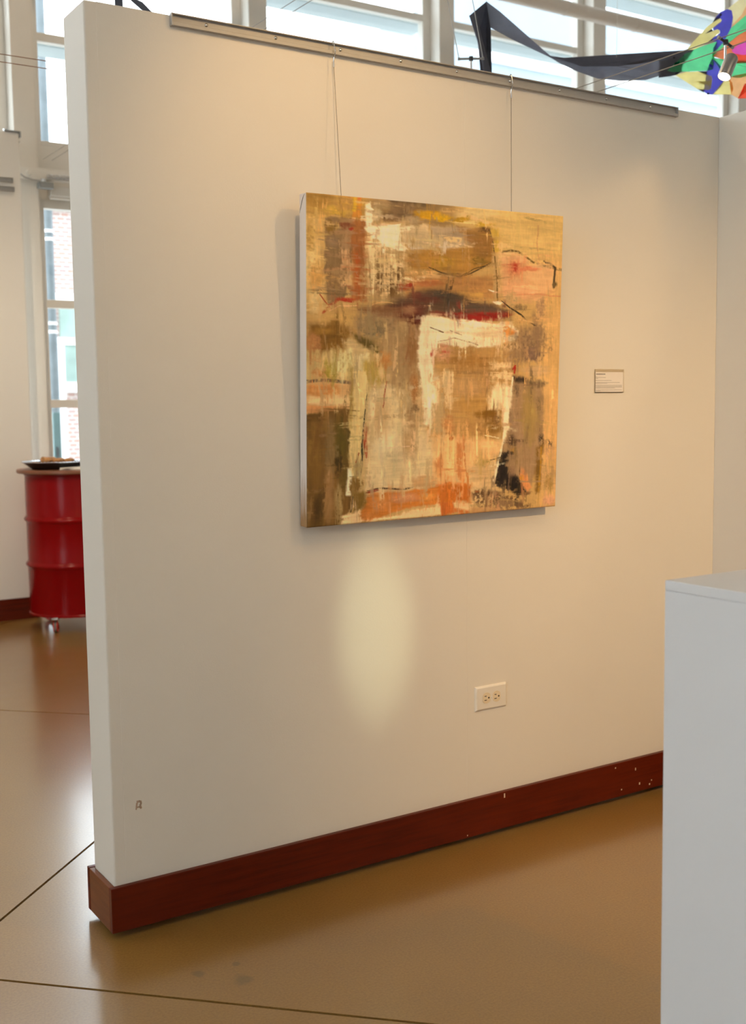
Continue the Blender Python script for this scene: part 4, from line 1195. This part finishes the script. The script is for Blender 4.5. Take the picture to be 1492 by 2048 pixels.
kpatch('tail_facing', [(185, 76), (215, 50), (245, 180), (290, 345), (255, 345), (222, 190)], 'slate', 5.055, 'T')
kpatch('tail_root', [(600, 626), (740, 590), (850, 552), (860, 556), (745, 622), (578, 718), (650, 739), (830, 733), (780, 768), (700, 782), (600, 795)], 'black')
kpatch('body_panel', [(578, 718), (750, 620), (850, 558), (1000, 490), (1195, 425), (1180, 480), (1150, 540), (1145, 590), (1120, 650), (1155, 670), (1150, 710), (1100, 724), (900, 731), (650, 739)], 'green')
kpatch('body_patch', [(760, 640), (815, 628), (805, 665), (748, 685)], 'dark_green', 4.997)
kpatch('wing_panel', [(850, 552), (950, 430), (1100, 270), (1150, 232), (1220, 190), (1243, 205), (1235, 228), (1072, 348), (1200, 300), (1225, 315), (1215, 340), (1090, 442), (1000, 490)], 'yellow')
kpatch('wing_gap', [(1178, 182), (1150, 232), (1220, 190), (1235, 150)], 'black', 5.003)
kpatch('wing_gap', [(1072, 348), (1140, 296), (1155, 318)], 'black', 5.003)
kpatch('wing_gap', [(1090, 442), (1150, 392), (1152, 425)], 'black', 5.003)
kpatch('wing_panel', [(1178, 182), (1230, 125), (1300, 95), (1345, 108), (1358, 180), (1340, 280), (1300, 360), (1270, 420), (1200, 500), (1152, 535), (1158, 490), (1195, 425), (1150, 425), (1150, 390), (1225, 340), (1225, 312), (1200, 298), (1160, 315), (1155, 285), (1243, 215), (1235, 190)], 'purple', 5.001)
kpatch('wing_panel', [(1300, 93), (1420, 0), (1500, -80), (1620, -140), (1640, -60), (1492, 60), (1450, 150), (1356, 250), (1360, 180), (1346, 108)], 'pale_yellow')
kpatch('wing_panel', [(1354, 252), (1450, 150), (1492, 60), (1640, -60), (1600, 60), (1540, 115), (1440, 200), (1342, 284)], 'peach')
kpatch('wing_panel', [(1340, 285), (1440, 200), (1540, 115), (1660, 80), (1700, 290), (1600, 300), (1492, 318), (1410, 362), (1330, 430), (1200, 530), (1148, 572), (1152, 536), (1200, 500), (1270, 420)], 'green', 5.002)
kpatch('centre_panel', [(1148, 574), (1200, 530), (1330, 430), (1410, 362), (1492, 318), (1600, 300), (1700, 330), (1600, 420), (1492, 415), (1420, 450), (1345, 510), (1352, 532), (1382, 550), (1372, 600), (1366, 640), (1250, 606)], 'orange')
kpatch('centre_panel', [(1345, 510), (1420, 450), (1492, 415), (1600, 420), (1720, 480), (1600, 560), (1450, 562), (1380, 550), (1352, 532)], 'magenta')
kpatch('centre_panel', [(1382, 550), (1450, 562), (1600, 560), (1720, 480), (1720, 620), (1600, 645), (1492, 645), (1400, 648), (1366, 640), (1372, 600)], 'red')
kpatch('wing_panel', [(1148, 590), (1250, 606), (1366, 640), (1492, 645), (1600, 645), (1700, 640), (1660, 740), (1492, 748), (1420, 797), (1325, 785), (1260, 762), (1220, 690)], 'green')
kpatch('wing_panel', [(1140, 600), (1190, 628), (1240, 690), (1262, 762), (1260, 830), (1230, 890), (1150, 966), (1100, 966), (1058, 932), (1080, 850), (1095, 780), (1090, 728), (1155, 705), (1152, 668), (1122, 650)], 'purple', 5.001)
kpatch('wing_panel', [(770, 767), (880, 736), (1000, 730), (1080, 765), (1140, 780), (1148, 810), (1130, 825), (982, 838), (1120, 880), (1132, 905), (1110, 920), (1000, 913), (900, 850)], 'yellow')
kpatch('wing_gap', [(1090, 728), (1095, 780), (1000, 730)], 'black', 5.003)
kpatch('wing_gap', [(985, 839), (1085, 829), (1075, 868)], 'black', 5.003)
kpatch('wing_gap', [(1000, 912), (1070, 914), (1060, 944)], 'black', 5.003)
kpatch('wing_panel', [(1152, 966), (1230, 890), (1260, 832), (1300, 825), (1350, 850), (1362, 910), (1340, 966), (1250, 963)], 'yellow')
kpatch('wing_panel', [(1340, 966), (1362, 910), (1350, 850), (1318, 800), (1325, 785), (1420, 797), (1492, 748), (1660, 740), (1600, 850), (1480, 855), (1470, 930), (1410, 1005)], 'peach')
kpatch('wing_panel', [(1408, 1008), (1470, 930), (1480, 855), (1600, 850), (1660, 830), (1640, 1000)], 'red')
for (x, y) in ((1232, 150), (1105, 958), (755, 590)):
    c0 = Vector(kp([(x, y)], 4.995)[0])
    MB().box(c0.x-.004, c0.x+.004, c0.y-.004, c0.y+.004, c0.z-.004, c0.z+.004).build('tab', 'kite_black', kite, .001, 1)
for (x, y, src) in ((1480, 40, 'K'), (1105, 150, 'T'), (268, 8, 'T')):
    c0 = Vector(kp([(x, y)], 5.0, src)[0]) if src == 'K' or x < 500 else Vector(kp([(880, 312)], 5.0, 'T')[0])
    MB().tube([c0, c0.lerp(Vector((c0.x+.05, c0.y, RZ)), .5), (c0.x+.05, c0.y, RZ-.004)], .0008, 5).build('suspension_thread', 'napkin', kite)
# streamer ends over the free end of the wall
stm = thing('dark_streamer', at_depth(262, -60, 4.6), 'dark cloth streamer dipping down behind the top of the free wall end', 'streamer')
def strip(pts):
    P = [at_depth(x, y, 4.6) for x, y in pts]
    mb = MB().prism(P, tuple(-np.array(ray(250, 0))/np.linalg.norm(ray(250, 0))*.002))
    mb.build('ribbon', 'kite_black', stm)
strip([(222, -120), (240, -120), (247, 30), (243, 40), (231, 36)])
strip([(228, -125), (246, -125), (268, -4), (285, 4), (316, 36), (306, 40), (262, 2)])
MB().tube([at_depth(232, -110, 4.6), Vector(at_depth(232, -110, 4.6))*1.0+Vector((0, 0, RZ-at_depth(232, -110, 4.6)[2]))], .001, 5).build('suspension_thread', 'napkin', stm)

# ------------------------------------------------------------------ outside the windows
gnd = tag(MB().box(-30, 40, RY1+.35, 40, -.25, -.15).build('ground_outside', 'out_ground'), kind='structure')
hs = thing('brick_building', (6, 14, -.15), 'red brick building with pale framed green windows seen through the window', 'building')
MB().box(3.2, 9.0, 14.0, 18, -.15, 4.25).build('brick_wall', 'brick_far', hs)
MB().box(3.1, 9.1, 13.9, 18, 4.25, 4.55).build('cornice', 'out_white', hs)
for (x0, x1, z0, z1) in ((4.35, 5.3, 1.75, 2.95), (6.3, 7.3, 1.75, 2.95)):
    w_ = MB().box(x0, x1, 13.93, 14.0, z0, z1).build('window', 'out_green', hs)
    MB().box(x0-.06, x1+.06, 13.88, 14.0, z0-.14, z0).box(x0-.06, x1+.06, 13.90, 14.0, (z0+z1)/2-.05, (z0+z1)/2+.05).box(x0-.06, x1+.06, 13.9, 14.0, z1, z1+.1).build('surround', 'out_white', w_)
pt_ = lambda x, y, Y: on_plane(x, y, 1, Y)
up1 = pt_(102, 600, 9.0)
pole = thing('utility_pole', (up1[0], 9.0, -.15), 'grey utility pole with pale bands standing outside the window', 'pole')
MB().lathe([(0, -.15), (.050, -.15), (.045, 6.5), (0, 6.5)], 18, (up1[0], 9.0, 0)).build('shaft', 'out_pole', pole, smooth=True)
for py in (463, 479, 647, 664):
    z = pt_(102, py, 9.0)[2]
    MB().lathe([(.047, z-.016), (.054, z-.014), (.054, z+.014), (.047, z+.016)], 18, (up1[0], 9.0, 0)).build('band', 'out_white', pole)
van = pt_(104, 690, 11.0); van2 = pt_(134, 805, 11.0)
vn = thing('white_cabinet', ((van[0]+van2[0])/2-.6, 11.4, -.15), 'white boxy cabinet standing in the sun outside the window', 'cabinet')
MB().box(van[0]-1.4, van2[0], 11.0, 11.8, -.15, van[2]).build('body', 'out_white', vn, .02)
MB().box(van[0]-1.3, van[0]-.2, 10.985, 11.0, .1, van[2]-.2).build('door', 'out_white', vn, .005)
tp, tp2 = pt_(111, 850, 8.0), pt_(124, 915, 8.0)
td = thing('teal_gate_post', (tp[0], 8.0, -.15), 'teal painted post with a latch just outside the window', 'post')
MB().box(tp[0]-.02, tp2[0], 8.0, 8.1, -.15, tp[2]+.12).build('shaft', 'out_teal', td, .006)
MB().box(tp[0]+.0, tp[0]+.015, 7.97, 8.0, tp2[2], tp2[2]+.1).build('latch', 'dark_metal', td, .002)
# pale blue office block far behind the upper windows
ob = thing('office_block', (26, 24, -.15), 'pale blue glass office block far outside the upper windows', 'building')
MB().box(18.5, 34, 22, 30, -.15, 12.6).build('facade', 'out_blue', ob)
for z in (3.5, 7.0, 10.5):
    MB().box(18.45, 34, 21.9, 22, z, z+.25).build('floor_band', 'out_white', ob)
bpy.context.view_layer.update()
